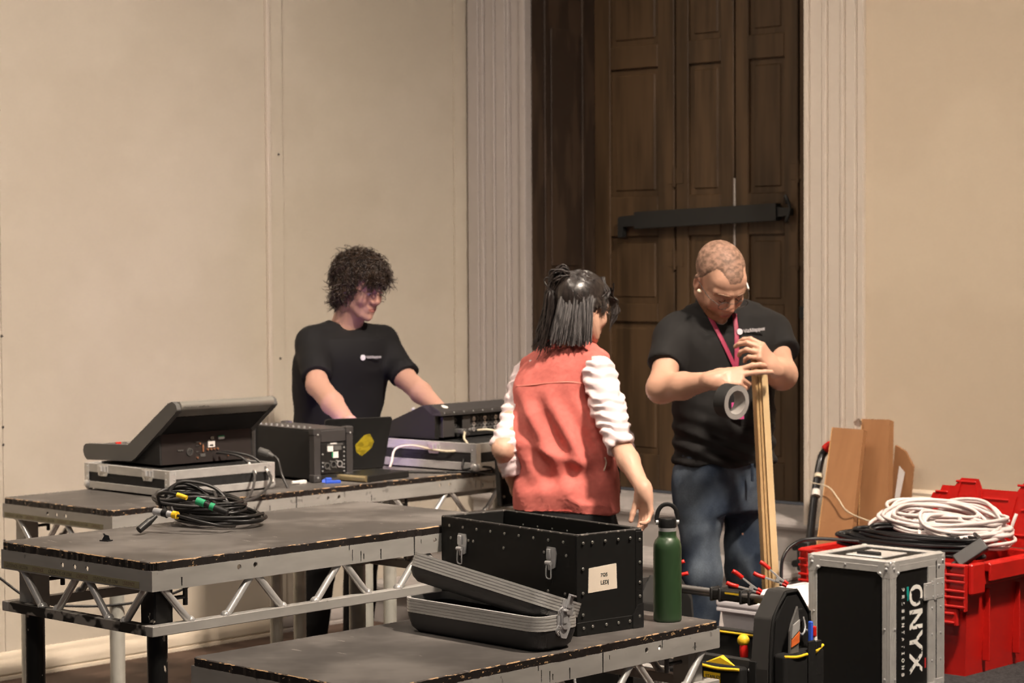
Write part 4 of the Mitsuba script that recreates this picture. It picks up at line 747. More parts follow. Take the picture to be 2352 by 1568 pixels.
part(t, 'shell', [moved(trimesh.creation.extrude_polygon(arch(.40, .20, .09), .05, engine='earcut'), frame((4.965, 4.245, ZP), (1, 0, 0), (0, 0, 1)))], 'nylon_grey', 30); part(t, 'lining', [moved(trimesh.creation.extrude_polygon(arch(.36, .05, .05), .008, engine='earcut'), frame((5.13, 4.19, ZP), (1, 0, 0), (0, 0, 1)))], 'yellow', 30)
part(t, 'strap', cable([(5.16, 4.15, ZP + .36), (5.19, 4.13, ZP + .28), (5.17, 4.06, ZP + .22), (5.15, 3.98, ZP + .17)], .007, 8, .008, flat=.003), 'nylon', True)
# ---- storage box, translucent
scene['clear_box'] = {'type': 'blendbsdf', 'weight': .62, 'a': {'type': 'thindielectric'}, 'b': {'type': 'twosided', 'b': {'type': 'principled', 'base_color': {'type': 'rgb', 'value': [.72, .70, .74]}, 'roughness': .35}}}
t = thing('storage_box', 'translucent white plastic storage box with its lid, behind the tool bag', 'box')
a = At(t, (5.60, 3.935, ZP), 0); X, Y, H = .47, .395, .235
o = hull([(x, y, z) for z, d in ((0, .03), (H, .008)) for x in (d, X - d) for y in (d, Y - d)]); i_ = hull([(x, y, z) for z, d in ((.004, .033), (H + .01, .010)) for x in (d, X - d) for y in (d, Y - d)])
a('body', trimesh.boolean.difference([o, i_], engine='manifold'), 'clear_box')
a('rim', [box(-.004, X + .004, -.004, .012, H - .012, H + .002, .003), box(-.004, X + .004, Y - .012, Y + .004, H - .012, H + .002, .003), box(-.004, .012, .0, Y, H - .012, H + .002, .003), box(X - .012, X + .004, 0, Y, H - .012, H + .002, .003)], 'clear_lid')
bs('clear_lid', (.68, .65, .68), .3)
lm = a('lid', rbox(-.006, X + .006, -.006, Y + .006, H + .002, H + .03, .010), 'clear_lid', 40); a('lid_rib', [box(.03, X - .03, .03, .036, H + .03, H + .034, .001), box(.03, X - .03, Y - .036, Y - .03, H + .03, H + .034, .001)] + [box(.40, .43, y, y + .03, H + .029, H + .033, .001) for y in (.04, .10, .16, .22, .28)], 'clear_lid', parent=lm)
t = thing('plastic_bag', 'crumpled white plastic bag inside the storage box', 'bag')
bg = trimesh.creation.icosphere(subdivisions=4); v = bg.vertices; v = v * (A([.19, .16, .09]) * (1 + .35 * (meshkit.fbm(v * 2.3 + 9, 3)[:, None] - .5))); bg.vertices = v; bg.apply_translation([5.82, 4.14, ZP + .115])
put(t + '__film', bg, 'white_plastic', 30)
# ---- flight case low behind the right end of the front deck
t = thing('equipment_case', 'black flight case with aluminium edges, low behind the front deck', 'flight case')
a = At(t, (4.57, 3.72, 0), 0); X, Y, H = .16, .44, .555
a('body', box(.004, X - .004, .004, Y - .004, .0, H - .004), 'black_laminate')
for x in (0, X):
    for y in (0, Y): a('edge_extrusion', angle(x, y, .0, H - .004), 'alu_groove')
a('edge_extrusion', [box(-.001, .004, .02, Y - .02, H - .034, H, .001), box(0, .034, .02, Y - .02, H - .004, H + .001, .001)], 'alu_groove')
a('band', [box(-.0015, .003, .03, Y - .03, H - .17, H - .13, .001)], 'alu_groove')
hl = a('handle', [plate(Polygon([(.10, .44), (.27, .44), (.27, .53), (.10, .53)]), .002, (-.001, .42, 0), (0, -1, 0), (0, 0, 1))], 'black_matt'); a('bail', cable([(-.006, .31, .525), (-.010, .30, .47), (-.010, .27, .445), (-.010, .17, .445), (-.006, .15, .46)], .004, 8), 'steel', True, parent=hl)
a('paper_label', [plate(sbox(0, 0, .05, .09), .0008, (-.0014, .10, .43), (0, -1, 0), (0, 0, 1))], 'rubber_grey')
# ---------------------------------------------------------------- by the right wall: hand truck and boards
t = thing('hand_truck', 'black hand truck with a red grip leaning by the doorway', 'trolley')
part(t, 'frame', cable([(6.86, 4.93, .02), (7.15, 5.085, .424), (7.225, 5.125, .515), (7.335, 5.18, .674), (7.43, 5.216, .822), (7.45, 5.21, .86), (7.46, 5.19, .885), (7.465, 5.14, .893)], .0165, 12), 'black_gloss', True)
part(t, 'grip', cable([(7.452, 5.208, .868), (7.460, 5.19, .886), (7.465, 5.15, .892), (7.468, 5.04, .893)], .020, 12), 'red_plastic', True)
part(t, 'frame', cable([(7.00, 4.90, .03), (7.22, 4.985, .45), (7.37, 5.03, .69), (7.45, 5.05, .85), (7.468, 5.045, .893)], .0165, 12), 'black_gloss', True)
part(t, 'clamp', [box(7.10, 7.16, 5.04, 5.10, .42, .54, .006), pipe((7.09, 5.10, .45), (7.15, 5.115, .45), .014), pipe((7.11, 5.115, .51), (7.18, 5.13, .51), .012), box(7.16, 7.19, 4.86, 5.06, .46, .49, .003)], 'black_plastic', 40)
part(t, 'toe_plate', box(6.62, 6.80, 4.66, 4.90, .004, .012, .002), 'black_plastic'); part(t, 'wheel', pipe((6.86, 4.60, .09), (6.86, 4.64, .09), .09, 24), 'black_plastic', 40); part(t, 'wheel', pipe((6.84, 4.92, .09), (6.84, 4.96, .09), .09, 24), 'black_plastic', 40)
part(t, 'tape', [pipe((7.335, 5.172, .690), (7.352, 5.180, .712), .0185, 14)], 'white_plastic', 40); part(t, 'tape', [pipe((7.385, 5.195, .758), (7.395, 5.199, .772), .0185, 14)], 'cream_cable', 40)
bs('board_face', proc(lambda p, n, uv: mix((.30, .135, .055), (.36, .175, .075), fbm(p.x * 14, p.y * 40, p.z * 3, 4))), .75); bs('board_edge', (.62, .36, .15), .7)
def board(label, tl, tr, bl, br, th, nrm=(-.9, 0, .45), extra=None):
    t = thing('board', label, 'board', 'boards leaning by the right wall')
    tl, tr, bl, br = (A(q, float) for q in (tl, tr, bl, br)); n = np.cross(tr - tl, bl - tl); n = n / np.linalg.norm(n); n = n if n[0] > 0 else -n
    q = [tl, tr, br, bl]
    part(t, 'face', hull([p for p in q] + [p + n * th * .97 for p in q]), 'board_face')
    e = (tl - tr) / np.linalg.norm(tl - tr)
    part(t, 'edge', hull([p + e * s + n * d for p in (tl, bl) for s in (0, .004) for d in (0, th)]), 'board_edge')
    return t, n
k0, n0 = board('brown hardboard sheet leaning on the right wall beside the hand truck', (7.40, 5.135, .968), (7.40, 4.985, .966), (7.0, 5.012, .02), (7.0, 4.85, .02), .024)
k1, n1_ = board('narrow brown sheet leaning behind the one by the hand truck, deep in shade', (7.50, 5.055, .975), (7.50, 5.02, .975), (7.25, 5.02, .02), (7.25, 4.985, .02), .03)
k2, n2_ = board('tallest brown sheet leaning on the right wall, its top corner folded', (7.50, 5.06, 1.0), (7.50, 4.93, 1.003), (7.22, 4.905, .02), (7.22, 4.765, .02), .034)
part(k2, 'flap', hull([(7.46, 5.075, .99), (7.47, 5.055, 1.005), (7.45, 5.06, .975), (7.48, 5.045, .985), (7.46, 5.045, .97)]), 'plinth_brown')
t = thing('carton', 'flattened carton with a white label leaning at the right of the boards', 'board')
cp = [(4.98, .89), (4.93, .868), (4.885, .81), (4.885, .70), (4.90, .30), (4.99, .30)]
part(t, 'sheet', hull([(7.50 + (z - .3) * .2 + d, y, z - .28 * (z < .31)) for y, z in cp for d in (0, .012)]), 'board_face'); part(t, 'label', hull([(7.498 + (z - .3) * .2, y, z) for y, z in ((4.948, .81), (4.918, .785), (4.935, .62), (4.955, .60))] + [(7.497 + (z - .3) * .2, y, z) for y, z in ((4.948, .81), (4.918, .785), (4.935, .62), (4.955, .60))]), 'paper_white')
k = put('string', cable([(7.25, 5.155, .765), (7.25, 5.13, .755), (7.262, 5.06, .742), (7.245, 5.0, .70), (7.235, 4.95, .655), (7.30, 4.89, .615), (7.345, 4.835, .60)], .0028, 6), 'cream_cable', True); labels[k] = {'label': 'pale string tied from the hand truck round the leaning boards', 'category': 'string'}
# ---------------------------------------------------------------- people: distance fields meshed by surface nets
def smoothed(m, n, lam=.5, mu=-.52):
    from scipy.sparse import coo_matrix, diags
    e = m.edges_unique; k = len(m.vertices)
    W = coo_matrix((np.ones(2 * len(e)), (np.r_[e[:, 0], e[:, 1]], np.r_[e[:, 1], e[:, 0]])), (k, k)).tocsr()
    W = diags(1 / np.maximum(np.asarray(W.sum(1)).ravel(), 1)) @ W; v = np.array(m.vertices)
    for _ in range(n):
        for w in (lam, mu): v = v + w * (W @ v - v)
    return v

class Field:
    def __init__(s, lo, hi, h):
        s.h = h; s.lo = A(lo, float); s.n = np.ceil((A(hi) - s.lo) / h).astype(int) + 1
        s.ax = [s.lo[i] + h * np.arange(s.n[i]) for i in range(3)]
        s.F = np.full(s.n, .3, np.float32)
    def _sl(s, lo, hi):
        a = np.clip(np.floor((A(lo) - s.lo) / s.h).astype(int), 0, s.n); b = np.clip(np.ceil((A(hi) - s.lo) / s.h).astype(int) + 1, 0, s.n)
        sl = tuple(slice(i, j) for i, j in zip(a, b))
        if any(j <= i for i, j in zip(a, b)): return None, None
        return sl, np.meshgrid(*[s.ax[i][sl[i]] for i in range(3)], indexing='ij', sparse=True)
    def _mix(s, sl, d, k, op):
        f = s.F[sl]
        if op == 'sub': d = -d; f2 = np.maximum(f, d) + np.maximum(k - np.abs(f - d), 0)**2 / (4 * k) if k else np.maximum(f, d)
        else: f2 = np.minimum(f, d) - np.maximum(k - np.abs(f - d), 0)**2 / (4 * k) if k else np.minimum(f, d)
        s.F[sl] = f2
    def cap(s, p0, p1, r0, r1=None, k=.02, op='add', cut=None):
        p0, p1 = A(p0, float), A(p1, float); r1 = r0 if r1 is None else r1; m = max(r0, r1) + k + 3 * s.h + .02
        sl, g = s._sl(np.minimum(p0, p1) - m, np.maximum(p0, p1) + m)
        if sl is None: return
        d = p1 - p0; L2 = d @ d + 1e-12
        q = [g[i] - p0[i] for i in range(3)]
        t0 = (q[0] * d[0] + q[1] * d[1] + q[2] * d[2]) / L2; t = np.clip(t0, 0, 1)
        dist = np.sqrt((q[0] - t * d[0])**2 + (q[1] - t * d[1])**2 + (q[2] - t * d[2])**2) - (r0 + (r1 - r0) * t)
        if cut is not None: dist = np.maximum(dist, (t0 - cut) * math.sqrt(L2))
        s._mix(sl, dist, k, op)
    def ell(s, c, rad, k=.02, R=None, op='add'):
        c = A(c, float); rad = A(rad, float); m = rad.max() + k + 3 * s.h + .02
        sl, g = s._sl(c - m, c + m)
        if sl is None: return
        q = [g[i] - c[i] for i in range(3)]
        if R is not None: q = [sum(q[i] * R[i, j] for i in range(3)) for j in range(3)]
        n0 = np.sqrt(sum((q[i] / rad[i])**2 for i in range(3))); n1 = np.sqrt(sum((q[i] / rad[i]**2)**2 for i in range(3)))
        s._mix(sl, n0 * (n0 - 1) / (n1 + 1e-9), k, op)
    def loft(s, secs, k=.02):
        """sections (z, cx, cy, half width, half depth, angle of the width axis)"""
        S = A(secs, float); S = S[np.argsort(S[:, 0])]; z0, z1 = S[0, 0], S[-1, 0]; m = S[:, 3:5].max() + .06
        sl, g = s._sl([S[:, 1].min() - m, S[:, 2].min() - m, z0 - .06], [S[:, 1].max() + m, S[:, 2].max() + m, z1 + .06])
        zz = np.clip(g[2], z0, z1)
        from scipy.interpolate import PchipInterpolator as PI
        cx, cy, a, b, th = [PI(S[:, 0], S[:, i])(zz) for i in range(1, 6)]
        x, y = g[0] - cx, g[1] - cy; u, v = x * np.cos(th) + y * np.sin(th), -x * np.sin(th) + y * np.cos(th)
        p = 2.35
        nn = ((np.abs(u) / a)**p + (np.abs(v) / b)**p)**(1 / p)
        d = (nn - 1) * np.minimum(a, b) * .95
        d = np.maximum(d, np.maximum(z0 - g[2], g[2] - z1))
        s._mix(sl, d, k, 'add')
    def mesh(s, smooth=3):
        F = s.F; S = F < 0; n = s.n
        c = sum(S[i:n[0] - 1 + i, j:n[1] - 1 + j, l:n[2] - 1 + l].astype(np.int8) for i in (0, 1) for j in (0, 1) for l in (0, 1))
        cells = np.argwhere((c > 0) & (c < 8)); idx = np.full(n - 1, -1, np.int32); idx[tuple(cells.T)] = np.arange(len(cells))
        acc = np.zeros((len(cells), 3)); cnt = np.zeros(len(cells))
        for axis in range(3):
            o = [i for i in range(3) if i != axis]
            for a in (0, 1):
                for b in (0, 1):
                    p = cells.copy(); p[:, o[0]] += a; p[:, o[1]] += b; q = p.copy(); q[:, axis] += 1
                    fp, fq = F[tuple(p.T)], F[tuple(q.T)]; m = (fp < 0) != (fq < 0); t = np.where(m, fp / np.where(m, fp - fq, 1), 0)
                    P = p.astype(float); P[:, axis] += t; acc[m] += P[m]; cnt[m] += 1
        v = s.lo + s.h * acc / cnt[:, None]; faces = []
        for axis in range(3):
            o = [(axis + 1) % 3, (axis + 2) % 3]
            sl0 = [slice(None)] * 3; sl1 = [slice(None)] * 3; sl0[axis] = slice(0, -1); sl1[axis] = slice(1, None)
            e = S[tuple(sl0)] != S[tuple(sl1)]; ins = S[tuple(sl0)]
            for ax in o:
                ss = [slice(None)] * 3; ss[ax] = slice(1, -1)
                mk = np.zeros_like(e); mk[tuple(ss)] = True; e = e & mk
            E_ = np.argwhere(e)
            if not len(E_): continue
            def g(a, b): q = E_.copy(); q[:, o[0]] -= a; q[:, o[1]] -= b; return idx[tuple(q.T)]
            quad = np.stack([g(1, 1), g(0, 1), g(0, 0), g(1, 0)], 1); fl = ~ins[tuple(E_.T)]; quad[fl] = quad[fl][:, ::-1]
            faces.append(quad)
        f = np.vstack(faces); f = np.vstack([f[:, [0, 1, 2]], f[:, [0, 2, 3]]]); f = f[(f >= 0).all(1)]
        m = trimesh.Trimesh(v, f, process=False)
        if smooth: m = trimesh.Trimesh(smoothed(m, smooth), f, process=False)
        return m

def displaced(m, fn):
    v, n = np.array(m.vertices), np.array(m.vertex_normals); return trimesh.Trimesh(v + n * np.asarray(fn(v, n))[:, None], m.faces, process=False)

def ridged(v, s, seed=0, stretch=(1, 1, 1)):
    q = v * A(stretch) * s; q = q + (meshkit.fbm(v * 6 + seed, 2, seed)[:, None] - .5) * 1.2
    return 1 - 2 * np.abs(meshkit.noise(q + seed, seed) - .5) * 2

SKIN = {'type': 'mesh_attribute', 'name': 'vertex_color'}
bs('skin', SKIN, .48, spec=.4)
bs('eye_white', (.55, .50, .46), .2); bs('eye_dark', (.03, .02, .015), .15)
bs('lips', (.36, .12, .10), .45)

def put_skin(key, m, col):
    k = numbered(key); v, f = np.array(m.vertices), np.array(m.faces)
    c = col(v) if callable(col) else np.tile(A(col, float), (len(v), 1))
    scene[k] = mikit.ply(trimesh.Trimesh(v, f, process=False), 'skin', smooth=True, color=c); return k

def basis(fwd, up):
    f = A(fwd, float); f /= np.linalg.norm(f); u = A(up, float); u -= f * (u @ f); u /= np.linalg.norm(u)
    return np.stack([np.cross(f, u), f, u], 1)            # columns: right, forward, up

def head_field(B, c, s=1.0, h=.0034, female=False, neck=None, ears=True):
    """skull, face and neck in head axes (x right, y forward, z up), about the point between the ears"""
    P = lambda x, y, z: A(c) + s * (B @ A([x, y, z]))
    lo = A(c) - .17 * s; hi = A(c) + .17 * s
    if neck is not None: lo = np.minimum(lo, A(neck[0]) - .09); hi = np.maximum(hi, A(neck[0]) + .09)
    F = Field(lo, hi, h); E = lambda q, r, k=.02, op='add': F.ell(P(*q), A(r) * s, k * s, B, op); C = lambda p, q, r0, r1=None, k=.02, op='add': F.cap(P(*p), P(*q), r0 * s, (r1 if r1 else r0) * s, k * s, op)
    E((0, -.014, .042), (.074, .095, .084), .01); E((0, .028, -.020), (.062, .068, .090), .025)
    E((0, .055, .045), (.056, .036, .045), .02)
    for x in (-1, 1):
        C((x * .054, -.002, -.045), (x * .022, .062, -.093), .021, .018, .025); E((x * .040, .064, -.028), (.024, .022, .026), .02)
        C((x * .012, .090, .026), (x * .050, .070, .024), .011, .009, .012)
    C((0, .066, -.080), (0, .080, -.100), .026, .017, .02)
    E((0, .074, -.060), (.030, .022, .022), .015)
    for x in (-1, 1): E((x * .031, .099, .004), (.019, .014, .011), .012, 'sub')
    C((0, .090, .018), (0, .109, -.026), .008, .0125, .009); C((0, .108, -.028), (0, .098, -.038), .010, .008, .006)
    for x in (-1, 1): E((x * .0125, .098, -.034), (.009, .011, .008), .006)
    for x in (-1, 1): E((x * .031, .080, .004), (.0155, .0125, .0135), .003)
    C((-.018, .0895, -.061), (.018, .0895, -.061), .0055, None, .006); C((-.015, .089, -.071), (.015, .089, -.071), .006, None, .006)
    C((-.022, .0975, -.0655), (.022, .0975, -.0655), .0018, None, .003, 'sub')
    if ears:
        for x in (-1, 1): E((x * .074, -.010, -.006), (.009, .019, .031), .006); E((x * .081, -.006, -.004), (.006, .010, .017), .003, 'sub')
    if neck is not None: F.cap(P(0, -.020, -.055), neck[0], .050 * s, neck[1], .035)
    return F, P

def face_parts(t, P, B, s, closed=False, bmat='brow_hair'):
    for x in (-1, 1):
        if closed: part(t, 'eyelashes', cable([P(x * .019, .0895, .001), P(x * .030, .0945, -.005), P(x * .043, .0865, .0)], .0013 * s, 6, .005), 'brow_hair', True)
        else:
            e = part(t, 'eye', [trimesh.creation.icosphere(subdivisions=2).apply_scale(.0112 * s).apply_translation(P(x * .031, .0830, .002))], 'eye_white', True)
            put(e + '__iris', trimesh.creation.icosphere(subdivisions=2).apply_scale(.0058 * s).apply_translation(P(x * .0315, .0895, -.001)), 'eye_dark', True)
            put(e + '__eyelid', cable([P(x * .018, .0900, .005), P(x * .030, .0965, .0095), P(x * .044, .0870, .005)], .0034 * s, 7, .005), 'lid_skin', True)
        part(t, 'eyebrow', cable([P(x * .012, .1005, .024), P(x * .030, .0985, .030), P(x * .050, .082, .025)], .0026 * s, 7, .006), bmat, True)
    part(t, 'lips', [cable([P(-.021, .0925, -.0655), P(-.009, .0958, -.062), P(0, .0962, -.0628), P(.009, .0958, -.062), P(.021, .0925, -.0655)], .0030 * s, 7, .005), cable([P(-.018, .0925, -.0672), P(0, .0955, -.0715), P(.018, .0925, -.0672)], .0040 * s, 7, .005)], 'lips', True)
bs('brow_hair', (.035, .022, .015), .6); bs('brow_fair', (.16, .085, .05), .6); bs('lid_skin', (.42, .22, .165), .5)

def hand_field(F, wrist, palm_dir, palm_n, curls, s=1.0, thumb=(.55, .3), side=1, spread=.10, elbow=None):
    """wrist point, direction to the knuckles, normal out of the back of the hand; curls = bend per finger (index..little); side +1: the thumb lies along palm_dir x palm_n"""
    d = A(palm_dir, float); d /= np.linalg.norm(d); n = A(palm_n, float); n -= d * (n @ d); n /= np.linalg.norm(n); x = np.cross(d, n) * side; w = A(wrist, float)
    P = lambda a, b, c: w + s * (d * a + x * b + n * c)
    if elbow is not None: fd = (A(elbow) - w) / np.linalg.norm(A(elbow) - w); F.cap(w + fd * .07, w, .0315 * s, .0265 * s, .02)
    F.cap(P(-.015, 0, 0), P(.02, 0, 0), .0265 * s, .025 * s, .02)
    F.cap(P(.0, .012, 0), P(.03, .018, 0), .018 * s, .017 * s, .015); F.cap(P(.0, -.012, 0), P(.03, -.016, 0), .017 * s, .016 * s, .015)
    for b, L in ((.027, .088), (.009, .092), (-.009, .088), (-.026, .080)): F.cap(P(.018, b * .75, 0), P(L, b, .002), .0145 * s, .0105 * s, .012)
    Ls = ((.043, .026, .020), (.047, .030, .022), (.043, .028, .021), (.034, .021, .018)); R = (.0096, .0098, .0094, .0084)
    for i, (b, L) in enumerate(((.027, .088), (.009, .092), (-.009, .088), (-.026, .080))):
        cu = curls[i] if hasattr(curls[i], '__len__') else (curls[i], curls[i] * 1.15, curls[i] * .8)
        p = P(L, b, .001); ang = 0; sp = (1.5 - i) * spread; rr = R[i] * s
        for j in range(3):
            ang += cu[j]; dd = d * math.cos(ang) - n * math.sin(ang); dd = dd + x * sp * math.cos(ang); dd /= np.linalg.norm(dd)
            q = p + dd * Ls[i][j] * s; F.cap(p, q, rr, rr * .92, .004); p = q; rr *= .92
    a, c = thumb
    p0 = P(.018, .024, -.006); d1 = d * math.cos(a) + x * math.sin(a) - n * c; d1 /= np.linalg.norm(d1); p1 = p0 + d1 * .042 * s
    d2 = d1 * .9 + d * .35 - n * c * .5; d2 /= np.linalg.norm(d2); p2 = p1 + d2 * .030 * s; p3 = p2 + (d2 + d * .15) * .024 * s
    F.cap(p0, p1, .0150 * s, .0115 * s, .014); F.cap(p1, p2, .0108 * s, .0100 * s, .004); F.cap(p2, p3, .0098 * s, .0085 * s, .004)

def strands(rng, roots, dirs, length, r, segs=6, droop=.6, curl=.0, outward=None):
    """hair as many thin locks"""
    out = []
    for p, d in zip(roots, dirs):
        L = length * rng.uniform(.7, 1.25); q = [p]; v = d / (np.linalg.norm(d) + 1e-9); ax = rng.normal(0, 1, 3); ax /= np.linalg.norm(ax)
        for i in range(segs):
            v = v + A([0, 0, -droop / segs]) + np.cross(ax, v) * curl * rng.uniform(.4, 1.2); v /= np.linalg.norm(v); q.append(q[-1] + v * L / segs)
        rad = r * rng.uniform(.7, 1.2) * np.linspace(1, .25, segs + 1)
        out.append(cable_poly(A(q), rad))
    return cat(out)

def lay_locks(rng, m, n, length, r, curl, lift, bias, segs=8, keep=None):
    """wavy locks that follow the surface of a hair cap; bias = the direction the hair falls"""
    v, nr = np.array(m.vertices), np.array(m.vertex_normals); out = []
    for i in rng.choice(len(v), n):
        N = nr[i]; L = length * rng.uniform(.6, 1.3); d = A(bias) + rng.normal(0, .35, 3); t1 = d - N * (d @ N); t1 /= np.linalg.norm(t1) + 1e-9; t2 = np.cross(N, t1)
        ph, w = rng.uniform(0, 6.28), rng.uniform(.7, 1.3) * curl; p = v[i] - N * .004; q = [p]
        for k in range(segs):
            a = 1.1 * math.sin(ph + w * k); st = t1 * math.cos(a) + t2 * math.sin(a) + N * (lift * (1 - k / segs * 1.4) + .3 * math.sin(ph * 2 + w * k)); p = p + st / np.linalg.norm(st) * L / segs; q.append(p)
        out.append(cable_poly(A(q), r * rng.uniform(.7, 1.2) * np.linspace(1, .3, segs + 1), 4))
    return cat(out)

def cable_poly(p, rad, n=5):
    t = np.gradient(p, axis=0); t /= np.linalg.norm(t, axis=1, keepdims=True) + 1e-12
    u = np.cross(t, A([.31, .52, .79])); u /= np.linalg.norm(u, axis=1, keepdims=True) + 1e-9; w = np.cross(t, u); a = np.arange(n) * 2 * np.pi / n
    v = (p[:, None] + rad[:, None, None] * (np.cos(a)[None, :, None] * u[:, None] + np.sin(a)[None, :, None] * w[:, None])).reshape(-1, 3)
    i, j = np.meshgrid(np.arange(len(p) - 1), np.arange(n), indexing='ij'); j2 = (j + 1) % n
    q = np.stack([i * n + j, i * n + j2, (i + 1) * n + j2, (i + 1) * n + j], -1).reshape(-1, 4)
    return trimesh.Trimesh(v, np.vstack([q[:, [0, 1, 2]], q[:, [0, 2, 3]]]), process=False)
RC, FC, UZ = A([math.cos(PHI), -math.sin(PHI), 0]), A([math.sin(PHI), math.cos(PHI), 0]), A([0, 0, 1.])
def dirv(r, f, z): v = RC * r + FC * f + UZ * z; return v / np.linalg.norm(v)
def sec(p, a, b, th): return (p[2], p[0], p[1], a, b, math.radians(th))
def local(v, B, c, s): return ((np.asarray(v) - A(c)) @ B) / s
def hair_cap(m, B, c, s, sel, thick, noise_amp, freq, seed=0):
    """a shell over the part of the head where sel(local) > 0, lifted by thick and ruffled"""
    v, n = np.array(m.vertices), np.array(m.vertex_normals); L = local(v, B, c, s); w = np.clip(sel(L), 0, 1)
    ln = (meshkit.fbm(v * A([freq, freq, freq * .45]) + seed, 3, seed) - .5) * 2
    v2 = v + n * ((thick * w + noise_amp * ln * w) * s)[:, None]
    keep = (w > .02)[m.faces].all(1); q = trimesh.Trimesh(v2, m.faces[keep], process=False); q.remove_unreferenced_vertices(); return q
def skin_tone(base, B, c, s, beard=0.0, ruddy=.5):
    base = A(base)
    def f(v):
        L = local(v, B, c, s); col = np.tile(base, (len(v), 1)); head = (np.linalg.norm(L, axis=1) < .16)
        g = lambda p, r: np.exp(-((L - A(p))**2).sum(1) / r**2)
        red = (g((0, .108, -.028), .022) + .7 * g((.04, .075, -.03), .025) + .7 * g((-.04, .075, -.03), .025) + .6 * g((.08, -.01, 0), .03) + .6 * g((-.08, -.01, 0), .03)) * head
        col = col * (1 - red[:, None] * A([0, .28, .30]) * ruddy)
        if beard: 
            bd = np.clip((-.045 - L[:, 2]) / .02, 0, 1) * np.clip((L[:, 1] + .0) / .03, 0, 1) * head * beard; bd = bd * (.6 + .8 * meshkit.fbm(v * 160, 2))
            col = col * (1 - bd[:, None]) + A([.22, .10, .05]) * bd[:, None]
        return np.clip(col, 0, 1)
    return f
def on_surface(m, p, d):
    """the first point of the mesh met along d from p - 0.4 d"""
    loc = m.ray.intersects_location([A(p) - A(d) * .4], [A(d)], multiple_hits=False)[0]; return loc[0] if len(loc) else A(p)
def shoe(F, ankle, toe_dir): F.cap(A(ankle) * A([1, 1, 0]) + A([0, 0, .05]), A(ankle) * A([1, 1, 0]) + A(toe_dir) * .15 + A([0, 0, .035]), .048, .040, .03); F.cap(A(ankle), A(ankle) * A([1, 1, 0]) + A([0, 0, .06]), .05, .05, .03)
bs('shirt_black', (.0085, .0085, .0095), .82, spec=.25, sheen=.3); bs('shirt_black_warm', (.010, .0095, .0095), .82, spec=.25, sheen=.3)
bs('trouser_black', (.010, .010, .011), .8, spec=.25); bs('shoe_black', (.010, .010, .010), .5)
bs('jeans', proc(lambda p, n, uv: mix((.014, .022, .038), (.085, .105, .130), smoothstep(.35, .75, fbm(p.x * 9, p.y * 9, p.z * 5, 4))) * (.85 + .3 * noise(p.x * 420, p.y * 420, p.z * 200))), .85, spec=.2)
bs('hair_brown', proc(lambda p, n, uv: mix((.012, .007, .005), (.045, .026, .016), noise(p.x * 130, p.y * 130, p.z * 40))), .42, spec=.5); bs('hair_black', proc(lambda p, n, uv: mix((.006, .005, .005), (.03, .022, .019), noise(p.x * 220, p.y * 220, p.z * 30))), .30, spec=.7)
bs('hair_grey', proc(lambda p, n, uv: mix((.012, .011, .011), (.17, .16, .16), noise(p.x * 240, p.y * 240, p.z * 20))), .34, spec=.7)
bs('fleece', proc(lambda p, n, uv: mix((.50, .125, .108), (.60, .170, .145), fbm(p.x * 90, p.y * 90, p.z * 90, 3))), .95, spec=.1, sheen=.8)
bs('fleece_seam', (.62, .20, .16), .8); bs('sleeve_white', (.74, .62, .63), .8, spec=.2)
bs('plaid', proc(lambda p, n, uv: mix(mix((.50, .03, .03), (.65, .25, .22), smoothstep(.55, .62, dr.abs(dr.sin(p.z * 260)))), (.04, .008, .010), smoothstep(.62, .68, dr.abs(dr.sin((p.x - p.y) * 150))) * .8)), .8)
bs('lanyard', (.26, .022, .060), .6); bs('badge_pink', (.50, .06, .22), .5); bs('print_grey', (.42, .40, .42), .6); bs('logo_white', (.62, .60, .66), .6)

